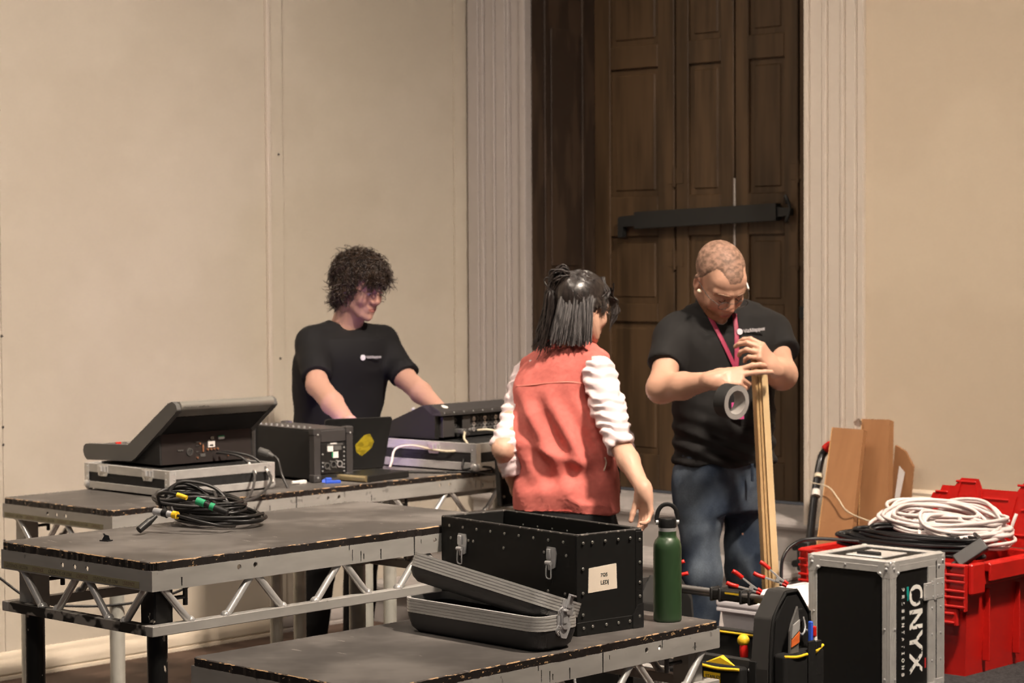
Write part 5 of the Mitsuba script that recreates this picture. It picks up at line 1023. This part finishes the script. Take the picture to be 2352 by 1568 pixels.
# ------------------------------------------------ the man behind the rear decks
def man_left():
    t = thing('person', 'person with curly dark hair and black T-shirt behind the rear decks', 'person')
    s = .99; B = basis(dirv(.74, -.62, -.30), dirv(.18, -.12, 1)); hc = A((6.0635, 6.4917, 1.5431)); nb = (6.0589, 6.5759, 1.3811)
    F, P = head_field(B, hc, s, neck=(nb, .060)); hm = F.mesh()
    # body: trunk, arms, hands and legs
    shR, elR, wrR = (5.8877, 6.5798, 1.3161), (5.7753, 6.4282, 1.1667), (5.6421, 6.0942, 1.0304); shL, elL, wrL = (6.2290, 6.5365, 1.3098), (6.2041, 6.3799, 1.1772), (6.0740, 6.0439, 1.0651)
    th = -9.0; tr = [((6.0681, 6.5654, 1.3705), .085, .06), ((6.0567, 6.5612, 1.3357), .16, .095), ((6.0407, 6.5733, 1.2446), .185, .115), ((6.0421, 6.5945, 1.1207), .175, .11), ((6.0427, 6.6150, 0.9698), .165, .11), ((6.0441, 6.6229, 0.8721), .175, .115)]
    F = Field([5.25, 5.9, 0], [6.75, 7.2, 1.45], .008)
    F.loft([sec(p, a * .86, b * .78, th) for p, a, b in tr], .03); F.cap(nb, A(hc) + [0, 0, -.06], .058, .052, .03)
    for a, b, c in ((shR, elR, wrR), (shL, elL, wrL)): F.cap(a, b, .046, .041, .03); F.cap(b, A(b) * .55 + A(c) * .45, .044, .042, .02); F.cap(A(b) * .55 + A(c) * .45, c, .042, .028, .02)
    hipc = A((6.0441, 6.6229, 0.8721)); wv = A([math.cos(math.radians(th)), math.sin(math.radians(th)), 0]); fv = A([wv[1], -wv[0], 0])
    legs = []
    for q in (-1, 1):
        h0 = hipc + wv * q * .085; kn = A([h0[0] + q * .02, h0[1] - .03, .50]); an = A([h0[0] + q * .03, h0[1] + .01, .09]); legs.append((h0, kn, an)); F.cap(h0, kn, .085, .058, .03); F.cap(kn, an, .056, .04, .03)
    G = Field(A(wrR) - .2, A(wrR) + .2, .0035); hand_field(G, wrR, dirv(.22, .02, -.95), dirv(.3, -.9, .1), (.5, .5, .55, .6), 1.0, side=-1, elbow=elR); hR = G.mesh()
    G = Field(A(wrL) - .2, A(wrL) + .2, .0035); hand_field(G, wrL, A([.80, .10, -.40]), A([.4, .2, .9]), (.5, .5, .55, .6), 1.0, side=1, elbow=elL); hL = G.mesh()
    put_skin(t + '__body', cat([F.mesh(), hm, hR, hL]), skin_tone((.47, .27, .205), B, hc, s, .15))
    face_parts(t, P, B, s)
    # T-shirt with sleeves, trousers, shoes
    F = Field([5.25, 5.95, .78], [6.75, 7.2, 1.46], .008)
    F.loft([sec(p, a + .018, b + .016, th) for p, a, b in tr[:1]] + [sec(p, a + .024, b + .02, th) for p, a, b in tr[1:]], .03)
    for a, b in (((5.8858, 6.5826, 1.3299), (5.7940, 6.4537, 1.1957)), ((6.2318, 6.5342, 1.3240), (6.2055, 6.3788, 1.1842))): F.cap(a, b, .058, .060, .035, cut=1.0)
    F.cap((6.0212, 6.5867, 1.3784), (5.8857, 6.5825, 1.3265), .045, .052, .04); F.cap((6.0988, 6.5470, 1.3665), (6.2318, 6.5342, 1.3240), .045, .05, .04); F.ell(A(nb) + [0, 0, .055], (.075, .075, .055), .012, op='sub')
    sm = displaced(F.mesh(4), lambda v, n: .007 * (ridged(v, 7.0, 3, (1, 1, .55)) - .5) * np.clip((1.38 - v[:, 2]) / .15, .2, 1))
    part(t, 'shirt', sm, 'shirt_black', True)
    ring = [A(nb) + [0, 0, .004] + RC * .072 * math.cos(a) * 1.0 + FC * .060 * math.sin(a) + UZ * (.014 * math.sin(a) - .008) - UZ * .016 * math.cos(a) for a in np.linspace(0, 2 * math.pi, 15)]
    part(t, 'collar', cable(ring, .0085, 8), 'shirt_black', True)
    d = dirv(-.55, .83, 0); c0 = on_surface(sm, (6.0079, 6.3749, 1.2651), d); X = np.cross(d, UZ); 
    lg = part(t, 'logo', plate(Point(0, 0).buffer(.0115), .002, c0 - d * .004, X, UZ), 'logo_white'); put(lg + '__lettering', text('VizMapper', .010, c0 - d * .0035 + X * .015 - UZ * .004, X, UZ, .002), 'print_grey')
    F = Field([5.25, 5.95, 0], [6.75, 7.2, 1.0], .010); F.loft([sec((hipc[0], hipc[1], hipc[2] - .05), .185, .125, th), sec((hipc[0], hipc[1], hipc[2] + .06), .182, .12, th)], .03)
    for h0, kn, an in legs: F.cap(h0, kn, .098, .072, .03); F.cap(kn, an, .072, .062, .03)
    part(t, 'trousers', displaced(F.mesh(), lambda v, n: .006 * (ridged(v, 8, 5) - .5)), 'trouser_black', True)
    for h0, kn, an in legs: F = Field(an - A([.3, .3, .2]), an + A([.3, .3, .1]), .008); shoe(F, an, fv); part(t, 'shoe', F.mesh(), 'shoe_black', True)
    # hair: ruffled cap and curly locks
    r = np.random.default_rng(5)
    sel = lambda L: np.clip((L[:, 2] - (.052 - .115 * np.clip((.050 - L[:, 1]) / .06, 0, 1) - .035 * np.clip((-.02 - L[:, 1]) / .05, 0, 1))) / .02, 0, 1)
    cap_ = hair_cap(hm, B, hc, s, sel, .025, .012, 38, 4)
    locks = [lay_locks(r, cap_, 1600, .060, .0028, .6, .32, B[:, 1] * .25 - UZ * .9), lay_locks(r, cap_, 420, .055, .0028, 1.2, .75, B[:, 1] * .4 - UZ * .4)]
    fr = [P(x, .088 + r.uniform(-.01, .012), .075 + r.uniform(-.015, .014)) for x in np.linspace(-.055, .062, 150)]
    fringe = strands(r, fr, [B[:, 1] * .55 - B[:, 2] * .55 + B[:, 0] * r.normal(.15, .30) for _ in fr], .058, .0027, 7, .7, .34)
    fr = [P(.05 + r.normal(0, .008), .09 + r.normal(0, .008), .07 + r.normal(0, .012)) for _ in range(70)]; fringe2 = strands(r, fr, [B[:, 1] * .9 - B[:, 2] * .25 + B[:, 0] * .5 + r.normal(0, .2, 3) for _ in fr], .060, .0026, 7, .9, .34)
    Lc = local(cap_.vertices, B, hc, s); lo_ = np.where((Lc[:, 2] < .0) & (Lc[:, 1] < .02))[0]; bk = list(np.array(cap_.vertices)[r.choice(lo_, 380)]); back = strands(r, bk, [-B[:, 1] * .45 - UZ * .9 + r.normal(0, .25, 3) for _ in bk], .055, .0028, 7, .3, .35)
    part(t, 'hair', [cap_, fringe, fringe2, back] + locks, 'hair_brown', True)
man_left()

# ------------------------------------------------ the woman, from behind
def woman():
    t = thing('person', 'person in a coral fleece vest and white sleeves, seen from behind', 'person')
    s = .93; B = basis(dirv(.74, .60, -.30), dirv(.12, .2, 1)); hc = A((5.8122, 5.0855, 1.4799)); nb = (5.8325, 5.1734, 1.3371)
    F, P = head_field(B, hc, s, neck=(nb, .047)); hm = F.mesh(); th = -75.0
    shL, elL, wrL = (5.8216, 5.3560, 1.2457), (5.6230, 5.2911, 0.9902), (5.7874, 5.3698, 0.8218); shR, elR, wrR = (5.7993, 4.9992, 1.2577), (5.7308, 4.8553, 1.0336), (5.6621, 4.6859, 0.8811)
    tr = [((5.8230, 5.1691, 1.3421), .080, .055), ((5.8168, 5.1596, 1.3149), .125, .078), ((5.7964, 5.1786, 1.2615), .142, .092), ((5.7773, 5.1949, 1.1850), .135, .095), ((5.7808, 5.1700, 1.0631), .148, .10), ((5.7873, 5.1417, 0.9416), .152, .10), ((5.7810, 5.1427, 0.8346), .172, .118), ((5.7807, 5.1389, 0.7582), .178, .122)]
    F = Field([5.0, 4.5, 0], [6.6, 6.1, 1.5], .008); F.loft([sec(p, a * .86, b * .78, th) for p, a, b in tr], .03); F.cap(nb, A(hc) + [0, 0, -.05], .046, .044, .03)
    for a, b, c in ((shL, elL, wrL), (shR, elR, wrR)): F.cap(a, b, .045, .037, .03); F.cap(b, A(b) * .6 + A(c) * .4, .038, .036, .02); F.cap(A(b) * .6 + A(c) * .4, c, .036, .0245, .02)
    hipc = A((5.7803, 5.1386, 0.7430)); wv = A([math.cos(math.radians(th)), math.sin(math.radians(th)), 0]); fv = A([-wv[1], wv[0], 0]); legs = []
    for q in (-1, 1):
        h0 = hipc + wv * q * .082; kn = A([h0[0], h0[1], .47]) + fv * .02; an = A([h0[0], h0[1], .09]); legs.append((h0, kn, an)); F.cap(h0, kn, .085, .055, .03); F.cap(kn, an, .053, .036, .03)
    G = Field(A(wrR) - .18, A(wrR) + .18, .003); hand_field(G, wrR, dirv(.10, .05, -1), dirv(.75, .60, 0), ((.25, .35, .3), (.35, .5, .4), (.5, .6, .4), (.6, .7, .5)), .90, thumb=(.22, .40), side=-1, spread=.05, elbow=elR); hR = G.mesh()
    G = Field(A(wrL) - .18, A(wrL) + .18, .0035); hand_field(G, wrL, dirv(.35, .45, -.35), dirv(-.2, .2, .9), (.6, .6, .65, .7), .88, side=1, elbow=elL); hL = G.mesh()
    put_skin(t + '__body', cat([F.mesh(), hm, hR, hL]), skin_tone((.56, .335, .24), B, hc, s)); face_parts(t, P, B, s)
    # white long-sleeved top, sleeves pushed up in rings
    F = Field([5.0, 4.5, .8], [6.6, 6.1, 1.5], .0065); F.loft([sec(p, a - .004, b - .004, th) for p, a, b in tr[1:6]], .01)
    F.cap(shL, (5.6422, 5.3006, 1.0038), .052, .046, .03); F.cap((5.6422, 5.3006, 1.0038), (5.6871, 5.3056, 0.9020), .046, .041, .02, cut=1.0)
    F.cap(shR, (5.7707, 4.9357, 1.1425), .061, .055, .03); F.cap((5.7707, 4.9357, 1.1425), (5.7151, 4.8267, 1.0095), .055, .049, .03, cut=1.0)
    def rings(v, n):
        a = v[:, 2] * 1.0 + (meshkit.fbm(v * 9, 3, 2) - .5) * .10; c = v - A((5.7887, 5.1681, 1.1855)); w = np.clip((1.40 - v[:, 2]) / .10, .15, 1) * np.clip((np.hypot(c @ wv, c @ fv) - .13) / .03, 0, 1)
        return w * (.0055 * np.sin(a * 2 * np.pi / .034 + 5 * meshkit.noise(v * 8, 9)) * (meshkit.noise(v * 14, 4) * 1.4) + .004 * (ridged(v, 16, 8, (1, 1, 2)) - .5))
    part(t, 'shirt', displaced(F.mesh(2), rings), 'sleeve_white', True)
    # fleece vest
    F = Field([5.0, 4.5, .68], [6.6, 6.1, 1.5], .0065); F.loft([sec(p, a + .020, b + .020, th) for p, a, b in tr[:7]] + [sec(A((5.7811, 5.1391, 0.7705)), .192, .136, th)], .025)
    F.cap((5.8030, 5.2337, 1.3274), (5.8078, 5.3431, 1.2747), .036, .040, .04); F.cap((5.8224, 5.0811, 1.3305), (5.8072, 5.0219, 1.2900), .036, .040, .04)
    axL = A(shL) - A(hipc); 
    F.ell(A(shR) + RC * .050 - UZ * .035, (.062, .062, .095), .012, op='sub'); F.ell(A(shL) - RC * .048 - UZ * .03, (.045, .045, .095), .012, op='sub')
    def folds(v, n):
        c = v - A((5.7423, 5.1072, 1.0380)); x = c @ RC; z = c[:, 2]
        f = .013 * np.exp(-((z + .125 + .10 * np.abs(x + .02) - .25 * x)**2) / .028**2) * np.exp(-((x + .02) / .13)**2) * -1
        f += .012 * np.exp(-((z + .075 + .35 * x)**2) / .022**2) * np.exp(-((x + .04) / .12)**2)
        f += .010 * np.sin((x * .85 + z * .42) * 2 * np.pi / .082 + .8) * np.exp(-((z - .0) / .14)**2) * np.clip((.2 - z) / .1, 0, 1)
        f += .008 * (ridged(v, 6.5, 12, (1, 1, .6)) - .5) + .0022 * (meshkit.fbm(v * 150, 2, 6) - .5)
        return 1.5 * f * np.clip((1.42 - v[:, 2]) / .1, .15, 1)
    vm = displaced(F.mesh(3), folds); part(t, 'vest', vm, 'fleece', True)
    ys = [on_surface(vm, p, FC) - FC * .001 for p in ((5.5582, 5.1669, 1.2069), (5.5828, 5.1407, 1.2112), (5.6188, 5.1026, 1.2184), (5.6548, 5.0644, 1.2256), (5.6855, 5.0316, 1.2269), (5.7139, 5.0009, 1.2222))]
    part(t, 'seam', cable(ys, .0026, 7), 'fleece_seam', True)
    zp = [on_surface(vm, p, FC) - FC * .001 for p in ((5.6862, 4.8701, 0.9675), (5.6896, 4.8653, 0.9468), (5.6828, 4.8712, 0.9203))]; part(t, 'zip', cable(zp, .0024, 6), 'paper', True)
    cr = [A(nb) + UZ * .012 + wv * .066 * math.cos(a) + fv * .056 * math.sin(a) - UZ * .006 * math.sin(a) for a in np.linspace(0, 2 * math.pi, 17)]
    part(t, 'collar', cable(cr, .0085, 8, flat=.026), 'plaid', True)
    F = Field([5.0, 4.5, 0], [6.6, 6.1, 1.1], .010); F.loft([sec((hipc[0], hipc[1], hipc[2] - .06), .180, .128, th), sec((hipc[0], hipc[1], hipc[2] + .10), .170, .116, th)], .03)
    for h0, kn, an in legs: F.cap(h0, kn, .098, .070, .03); F.cap(kn, an, .068, .058, .03)
    part(t, 'trousers', displaced(F.mesh(), lambda v, n: .008 * (ridged(v, 9, 15) - .5)), 'trouser_black', True)
    for h0, kn, an in legs: F = Field(an - A([.3, .3, .2]), an + A([.3, .3, .1]), .008); shoe(F, an, fv); part(t, 'shoe', F.mesh(), 'shoe_black', True)
    # hair: smooth cap, gathered tail, loose lower layer
    r = np.random.default_rng(11)
    sel = lambda L: np.clip((L[:, 2] - (.060 - .085 * np.clip((.055 - L[:, 1]) / .06, 0, 1) - .09 * np.clip((-.03 - L[:, 1]) / .03, 0, 1))) / .015, 0, 1)
    cap_ = hair_cap(hm, B, hc, s, sel, .016, .003, 30, 9); hp = part(t, 'hair', cap_, 'hair_black', True)
    tie = A((5.7626, 5.1142, 1.5716)); tl = local(tie, B, hc, s); sm_ = []
    for k in range(420):
        q = k / 420; x = r.uniform(-1, 1); st = A([.074 * x, .085 - .115 * abs(x)**1.5 + r.normal(0, .01), .085 - .080 * abs(x)**2 + r.normal(0, .006)]); pts = []
        for f in np.linspace(0, 1, 9):
            w_ = st * (1 - f) + tl * f; rad_ = A([.0885, .110, .100]); cc = A([0, -.014, .042]); dv = (w_ - cc) / rad_; dv /= np.linalg.norm(dv); pts.append(P(*(cc + dv * rad_ * (1.0 + r.normal(0, .004)))))
        sm_.append(cable_poly(A(pts), np.full(9, .0021), 4))
    part(t, 'hair_strands', sm_, 'hair_black', True, kind='stuff')
    def lock(pts, r0, r1): p = spline(pts, .007); return cable_poly(p, np.linspace(r0, r1, len(p)))
    tail = []
    for k in range(170):
        o = r.normal(0, .010, 3); q = r.normal(0, 1, 3); e = UZ * r.uniform(-.035, .03); w = r.random()
        tail.append(lock([tie + RC * .016 - UZ * .004 + o * .5, tie - RC * .006 + UZ * .020 + o * 1.1, tie - RC * .034 + UZ * .010 + o * 1.2, tie - RC * .056 - UZ * .045 + q * .008, tie - RC * .062 - UZ * .105 + q * .010, tie - RC * (.066 + .022 * w) - UZ * .165 + q * .011 + e, tie - RC * (.072 + .04 * w) - UZ * .205 + q * .010 + e], .0042, .0015))
    part(t, 'ponytail', tail, 'hair_black', True); part(t, 'hair_tie', cable([tie + RC * .014 + FC * .016, tie + RC * .016 - FC * .016, tie + RC * .004 + UZ * .02 - FC * .01, tie + RC * .0 + UZ * .022 + FC * .012, tie + RC * .014 + FC * .016], .0065, 8), 'black_plastic', True)
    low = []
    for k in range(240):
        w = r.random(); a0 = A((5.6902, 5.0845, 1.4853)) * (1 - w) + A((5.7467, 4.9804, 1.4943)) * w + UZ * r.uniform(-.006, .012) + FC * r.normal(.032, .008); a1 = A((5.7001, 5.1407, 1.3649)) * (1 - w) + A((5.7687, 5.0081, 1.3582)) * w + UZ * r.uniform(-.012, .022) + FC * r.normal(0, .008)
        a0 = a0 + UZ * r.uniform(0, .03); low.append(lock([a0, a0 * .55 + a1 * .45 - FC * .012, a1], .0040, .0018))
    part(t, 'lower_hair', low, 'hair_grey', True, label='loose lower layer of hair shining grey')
    bang = []
    for k in range(60):
        a0 = P(.03 + r.normal(0, .02), .07, .085 + r.normal(0, .01)); bang.append(lock([a0, P(.035 + r.normal(0, .012), .115, .06), P(.04 + r.normal(0, .012), .124, .015 + r.normal(0, .012)), P(.045, .112, -.02 + r.normal(0, .015))], .0034, .0012))
    for k in range(70):
        bang.append(lock([P(.03 + r.normal(0, .012), .03, .128), P(.072 + r.normal(0, .006), .035 + r.normal(0, .01), .075), P(.083, .028 + r.normal(0, .010), .030), P(.083, .035 + r.normal(0, .010), .0 + r.normal(0, .008))], .0036, .0014))
    part(t, 'fringe', bang, 'hair_black', True)
woman()
t = thing('riveted_sheet', 'black riveted lid held by the person in the coral vest', 'lid')
q0, q1 = A((5.7804, 5.4622, 0.7640)), A((6.2105, 5.2667, 0.7900)); ex = (q1 - q0); Lx = np.linalg.norm(ex); ex /= Lx; nn = np.cross(ex, UZ)
m0 = frame(q0, ex, np.cross(UZ, ex)); a = At(t, m0[:3, 3], m=m0)
a('panel', box(0, Lx, 0, .012, 0, .165, .003), 'fibre'); a('edge', [box(-.002, .004, -.03, .014, 0, .165, .002), box(Lx - .004, Lx + .002, -.03, .014, 0, .165, .002), box(0, Lx, -.03, .014, -.002, .004, .002)], 'fibre')
a('rivets', rivets([(.02, -.003, .03), (.02, -.003, .10), (.12, -.003, .02), (.32, -.003, .02), (Lx - .012, -.003, .03), (Lx - .012, -.003, .10)], (0, -1, 0), .006), 'rivet', True, kind='stuff')

# ------------------------------------------------ the man with the planks
def man_right():
    t = thing('person', 'person with cropped hair, glasses, lanyard and jeans holding planks upright', 'person')
    s = 1.04; B = basis(dirv(.34, -.64, -.68), dirv(.06, -.35, .9)); hc = A((5.9340, 4.5788, 1.5772)); nb = (6.0452, 4.6591, 1.4696)
    F, P = head_field(B, hc, s, neck=(nb, .064)); hm = F.mesh(); th = -24.0
    shR, elR, wrR = (5.8801, 4.7430, 1.3754), (5.7431, 4.6760, 1.2175), (5.7057, 4.4247, 1.2553); shL, elL, wrL = (6.2333, 4.5703, 1.3836), (6.1175, 4.4528, 1.2558), (5.8871, 4.3202, 1.2896)
    tr = [((6.0667, 4.6662, 1.4826), .10, .07), ((6.0657, 4.6655, 1.4496), .165, .10), ((6.0569, 4.6552, 1.3570), .19, .118), ((6.0519, 4.6517, 1.1922), .155, .112), ((6.0494, 4.6463, 1.0424), .152, .112), ((6.0466, 4.6443, 0.9495), .155, .115)]
    F = Field([5.2, 4.0, 0], [6.7, 5.3, 1.5], .008); F.loft([sec(p, a * .86, b * .78, th) for p, a, b in tr], .03); F.cap(nb, A(hc) + [0, 0, -.03], .062, .055, .03)
    F.cap(shR, elR, .046, .045, .03); F.cap(elR, (5.7294, 4.5740, 1.2305), .047, .044, .03); F.cap((5.7294, 4.5740, 1.2305), wrR, .044, .0275, .02)
    F.cap(shL, elL, .046, .046, .03); F.cap(elL, A(elL) * .5 + A(wrL) * .5, .050, .046, .03); F.cap(A(elL) * .5 + A(wrL) * .5, wrL, .046, .031, .02)
    hipc = A((6.0414, 4.6479, 0.9150)); wv = A([math.cos(math.radians(th)), math.sin(math.radians(th)), 0]); fv = A([wv[1], -wv[0], 0])
    legs = [(A((5.9610, 4.6875, 0.8661)), A((5.9073, 4.6422, 0.5910)), A((5.9537, 4.6837, 0.1085))), (A((6.1371, 4.6155, 0.8570)), A((6.1120, 4.5971, 0.5583)), A((6.1454, 4.6229, 0.0722)))]
    legs = [(a, b, A([c[0], c[1], .09])) for a, b, c in legs]
    for h0, kn, an in legs: F.cap(h0, kn, .075, .055, .03); F.cap(kn, an, .052, .04, .03)
    G = Field(A(wrR) - .2, A(wrR) + .2, .003); hand_field(G, wrR, dirv(.98, -.10, .12), dirv(-.1, -.85, .5), ((-.25, .5, .45), (.05, .15, .15), (1.0, .9, .5), (1.05, .9, .5)), 1.0, thumb=(.5, .55), side=-1, spread=.07, elbow=elR); hR = G.mesh()
    G = Field(A(wrL) - .2, A(wrL) + .2, .003); hand_field(G, wrL, dirv(-.50, -.40, .62), dirv(.45, -.75, .45), ((.75, .65, .4), (.8, .7, .4), (.95, .8, .5), (1.1, .8, .5)), .98, thumb=(.35, .45), side=1, spread=.10, elbow=elL); hL = G.mesh()
    put_skin(t + '__body', cat([F.mesh(), hm, hR, hL]), skin_tone((.47, .265, .185), B, hc, s, .85, .8)); face_parts(t, P, B, s, True, 'brow_fair')
    F = Field([5.2, 4.0, .85], [6.7, 5.3, 1.52], .008); F.loft([sec(p, a + .020, b + .018, th) for p, a, b in tr[:1]] + [sec(p, a + .026, b + .022, th) for p, a, b in tr[1:]], .03)
    F.cap((5.8782, 4.7453, 1.3814), (5.7991, 4.7081, 1.2933), .056, .057, .035, cut=1.0); F.cap((6.2355, 4.5682, 1.3897), (6.1920, 4.4941, 1.3264), .054, .055, .035, cut=1.0); F.cap((6.0114, 4.6952, 1.4654), (5.8827, 4.7413, 1.3962), .045, .052, .04); F.cap((6.1132, 4.6303, 1.4701), (6.2318, 4.5730, 1.4048), .045, .050, .04); F.ell(A(nb) + A([0, 0, .06]) + fv * .02, (.08, .08, .06), .012, op='sub')
    def fold(v, n):
        z = v[:, 2]; x = (v - A((6.0394, 4.6424, 1.0432))) @ RC; w = np.clip((1.2 - z) / .15, 0, 1)
        return .007 * (ridged(v, 7.0, 23, (1, 1, .6)) - .5) + w * .010 * np.sin((z + .35 * x) * 2 * np.pi / .060 + 4 * meshkit.noise(v * 5, 3)) * meshkit.noise(v * 7, 8)
    sm = displaced(F.mesh(4), fold); part(t, 'shirt', sm, 'shirt_black_warm', True)
    ring = [A(nb) + A([0, 0, .018]) + wv * .080 * math.cos(a) + fv * .076 * math.sin(a) - UZ * .032 * math.sin(a) for a in np.linspace(0, 2 * math.pi, 15)]; part(t, 'collar', cable(ring, .008, 8), 'shirt_black_warm', True)
    d = dirv(-.3, .95, 0); X = np.cross(d, UZ); c0 = on_surface(sm, (5.9749, 4.5110, 1.4039), d)
    lg = part(t, 'logo', plate(Point(0, 0).buffer(.0105), .004, c0 - d * .009, X, UZ), 'logo_white'); put(lg + '__lettering', text('VizMapper', .0115, c0 - d * .008 + X * .014 - UZ * .004, X + UZ * .10, UZ, .003), 'print_grey')
    def ribbon(pts, key, mat='lanyard'): 
        q = [on_surface(sm, p, FC) - FC * .004 for p in pts]; return part(t, key, cable(q, .0085, 8, .01, flat=.0014), mat, True)
    ly = ribbon([(5.8576, 4.5677, 1.4848), (5.8666, 4.5563, 1.4527), (5.8811, 4.5383, 1.4059), (5.8992, 4.5157, 1.3475), (5.9172, 4.4931, 1.2862)], 'lanyard'); ribbon([(5.9246, 4.4947, 1.4639), (5.9259, 4.4904, 1.4085), (5.9241, 4.4891, 1.3502), (5.9212, 4.4888, 1.2861)], 'lanyard')
    ribbon([(5.9193, 4.4910, 1.2891), (5.9206, 4.4866, 1.2337), (5.9216, 4.4820, 1.1681)], 'lanyard'); bd = on_surface(sm, (5.9207, 4.4814, 1.1390), FC) - FC * .012; part(t, 'badge', hull([bd + RC * x + UZ * z + FC * y for x in (-.022, .020) for z in (-.030, .026) for y in (0, .004)]), 'badge_pink')
    ck = [on_surface(sm, p, FC) - FC * .002 for p in ((5.8764, 4.5455, 1.4468), (5.8820, 4.5389, 1.4351), (5.8917, 4.5281, 1.4292), (5.9019, 4.5176, 1.4349), (5.9126, 4.5075, 1.4611))]; part(t, 'necklace', cable(ck, .0014, 6), 'steel', True)
    # glasses, pencil behind the ear, ear bud
    g = []
    for x in (-1, 1): g.append(cable([P(x * .033 + .021 * math.cos(a), .112 - .0 * abs(x), -.002 + .015 * math.sin(a)) for a in np.linspace(0, 2 * math.pi, 15)], .0011, 6)); g.append(cable([P(x * .054, .110, .004), P(x * .074, .07, .006), P(x * .079, .0, .008)], .0012, 6))
    g.append(cable([P(-.012, .113, .004), P(0, .116, .007), P(.012, .113, .004)], .0011, 6)); part(t, 'glasses', g, 'screw', True)
    part(t, 'pencil', pipe((5.9737, 4.5080, 1.5975), (5.9370, 4.4568, 1.5485), .0030, 8), 'white_plastic', 40); part(t, 'ear_bud', ball((5.8553, 4.6026, 1.5429), .0075, 2).apply_scale(1), 'cream_cable', True)
    # cropped hair
    sel = lambda L: np.clip((L[:, 2] - (.066 - .075 * np.clip((.035 - L[:, 1]) / .06, 0, 1) - .05 * np.clip((-.04 - L[:, 1]) / .03, 0, 1) + .035 * np.clip((np.abs(L[:, 0]) - .02) / .03, 0, 1) * np.clip((L[:, 1] - .01) / .04, 0, 1))) / .02, 0, 1)
    bs('hair_crop', proc(lambda p, n, uv: mix((.13, .075, .05), (.27, .155, .11), smoothstep(.30, .72, fbm(p.x * 95, p.y * 95, p.z * 95, 4)))), .7); part(t, 'hair', hair_cap(hm, B, hc, s, sel, .0022, .0012, 240, 3), 'hair_crop', True)
    F = Field([5.2, 4.0, 0], [6.7, 5.3, 1.1], .009); F.loft([sec((hipc[0], hipc[1], hipc[2] - .13), .160, .118, th), sec((hipc[0], hipc[1], hipc[2] - .03), .166, .122, th), sec((hipc[0], hipc[1], hipc[2] + .07), .164, .120, th)], .03)
    for h0, kn, an in legs: F.cap(h0, kn, .090, .070, .035); F.cap(kn, an, .068, .066, .03)
    part(t, 'jeans', displaced(F.mesh(), lambda v, n: .011 * (ridged(v, 7.5, 33, (1, 1, .8)) - .5)), 'jeans', True); part(t, 'belt_loop', [box(*(lambda p: (p[0] - .004, p[0] + .004, p[1] - .004, p[1] + .004, p[2] - .03, p[2] + .03))(A((5.9905, 4.4832, 0.9290))), .001)], 'jeans')
    for h0, kn, an in legs: F = Field(an - A([.3, .3, .2]), an + A([.3, .3, .1]), .008); shoe(F, an, fv); part(t, 'shoe', F.mesh(), 'shoe_black', True)
man_right()
t = thing('tape_roll', 'roll of black tape with a grey core hanging beside the upright planks', 'tape')
ax = dirv(.62, -.76, -.08); o = A((5.6739, 4.3085, 1.1891))
part(t, 'tape', lathe([[.0395, -.05], [.0565, -.05], [.0565, 0], [.0556, .0004]], 48, o, ax), 'black_matt', 40); part(t, 'core', lathe([[.0385, -.049], [.0555, -.003], [.0555, .0010], [.0385, .0010], [.0385, -.049]], 48, o, ax), 'rubber_light', 40)
bs('rubber_light', (.24, .225, .215), .5)
bs('plank_wood', proc(lambda p, n, uv: mix((.46, .29, .13), (.60, .40, .19), fbm(p.x * 50, p.y * 50, p.z * 4, 4))), .6); bs('plank_edge', proc(lambda p, n, uv: mix((.70, .50, .26), (.80, .60, .34), fbm(p.x * 30, p.y * 30, p.z * 3, 3))), .55)
top, bot = A((5.8281, 4.3259, 1.3117)), A((6.1600, 4.4864, 0.0055)); bot = top + (bot - top) * ((top[2] - .004) / (top[2] - bot[2])); ez = (top - bot); ez /= np.linalg.norm(ez)
wx = dirv(.95, .30, 0); wx -= ez * (wx @ ez); wx /= np.linalg.norm(wx); wy = np.cross(ez, wx)
for k, (x0, x1, y0, y1, dz, lb) in enumerate(((-.002, .019, -.004, .032, 0, 'pale wooden plank held upright, the one nearest the storage box'), (-.011, -.0035, .002, .034, .010, 'wooden plank held upright, middle of the three'), (-.021, -.0125, .004, .036, .004, 'wooden plank held upright, the one nearest the black T-shirt'))):
    t = thing('plank', lb, 'plank', 'planks held upright'); sp = .3 * k
    P8 = lambda x, y, e: e + wx * x + wy * y
    tp, bt = top + ez * dz, bot
    bt = bot + wx * (-.002 * k); part(t, 'board', hull([tp + wx * x + wy * y for x in (x0, x1) for y in (y0, y1)] + [bt + wx * x * 1.25 + wy * y for x in (x0, x1) for y in (y0, y1)]), 'plank_wood' if k else 'plank_edge')
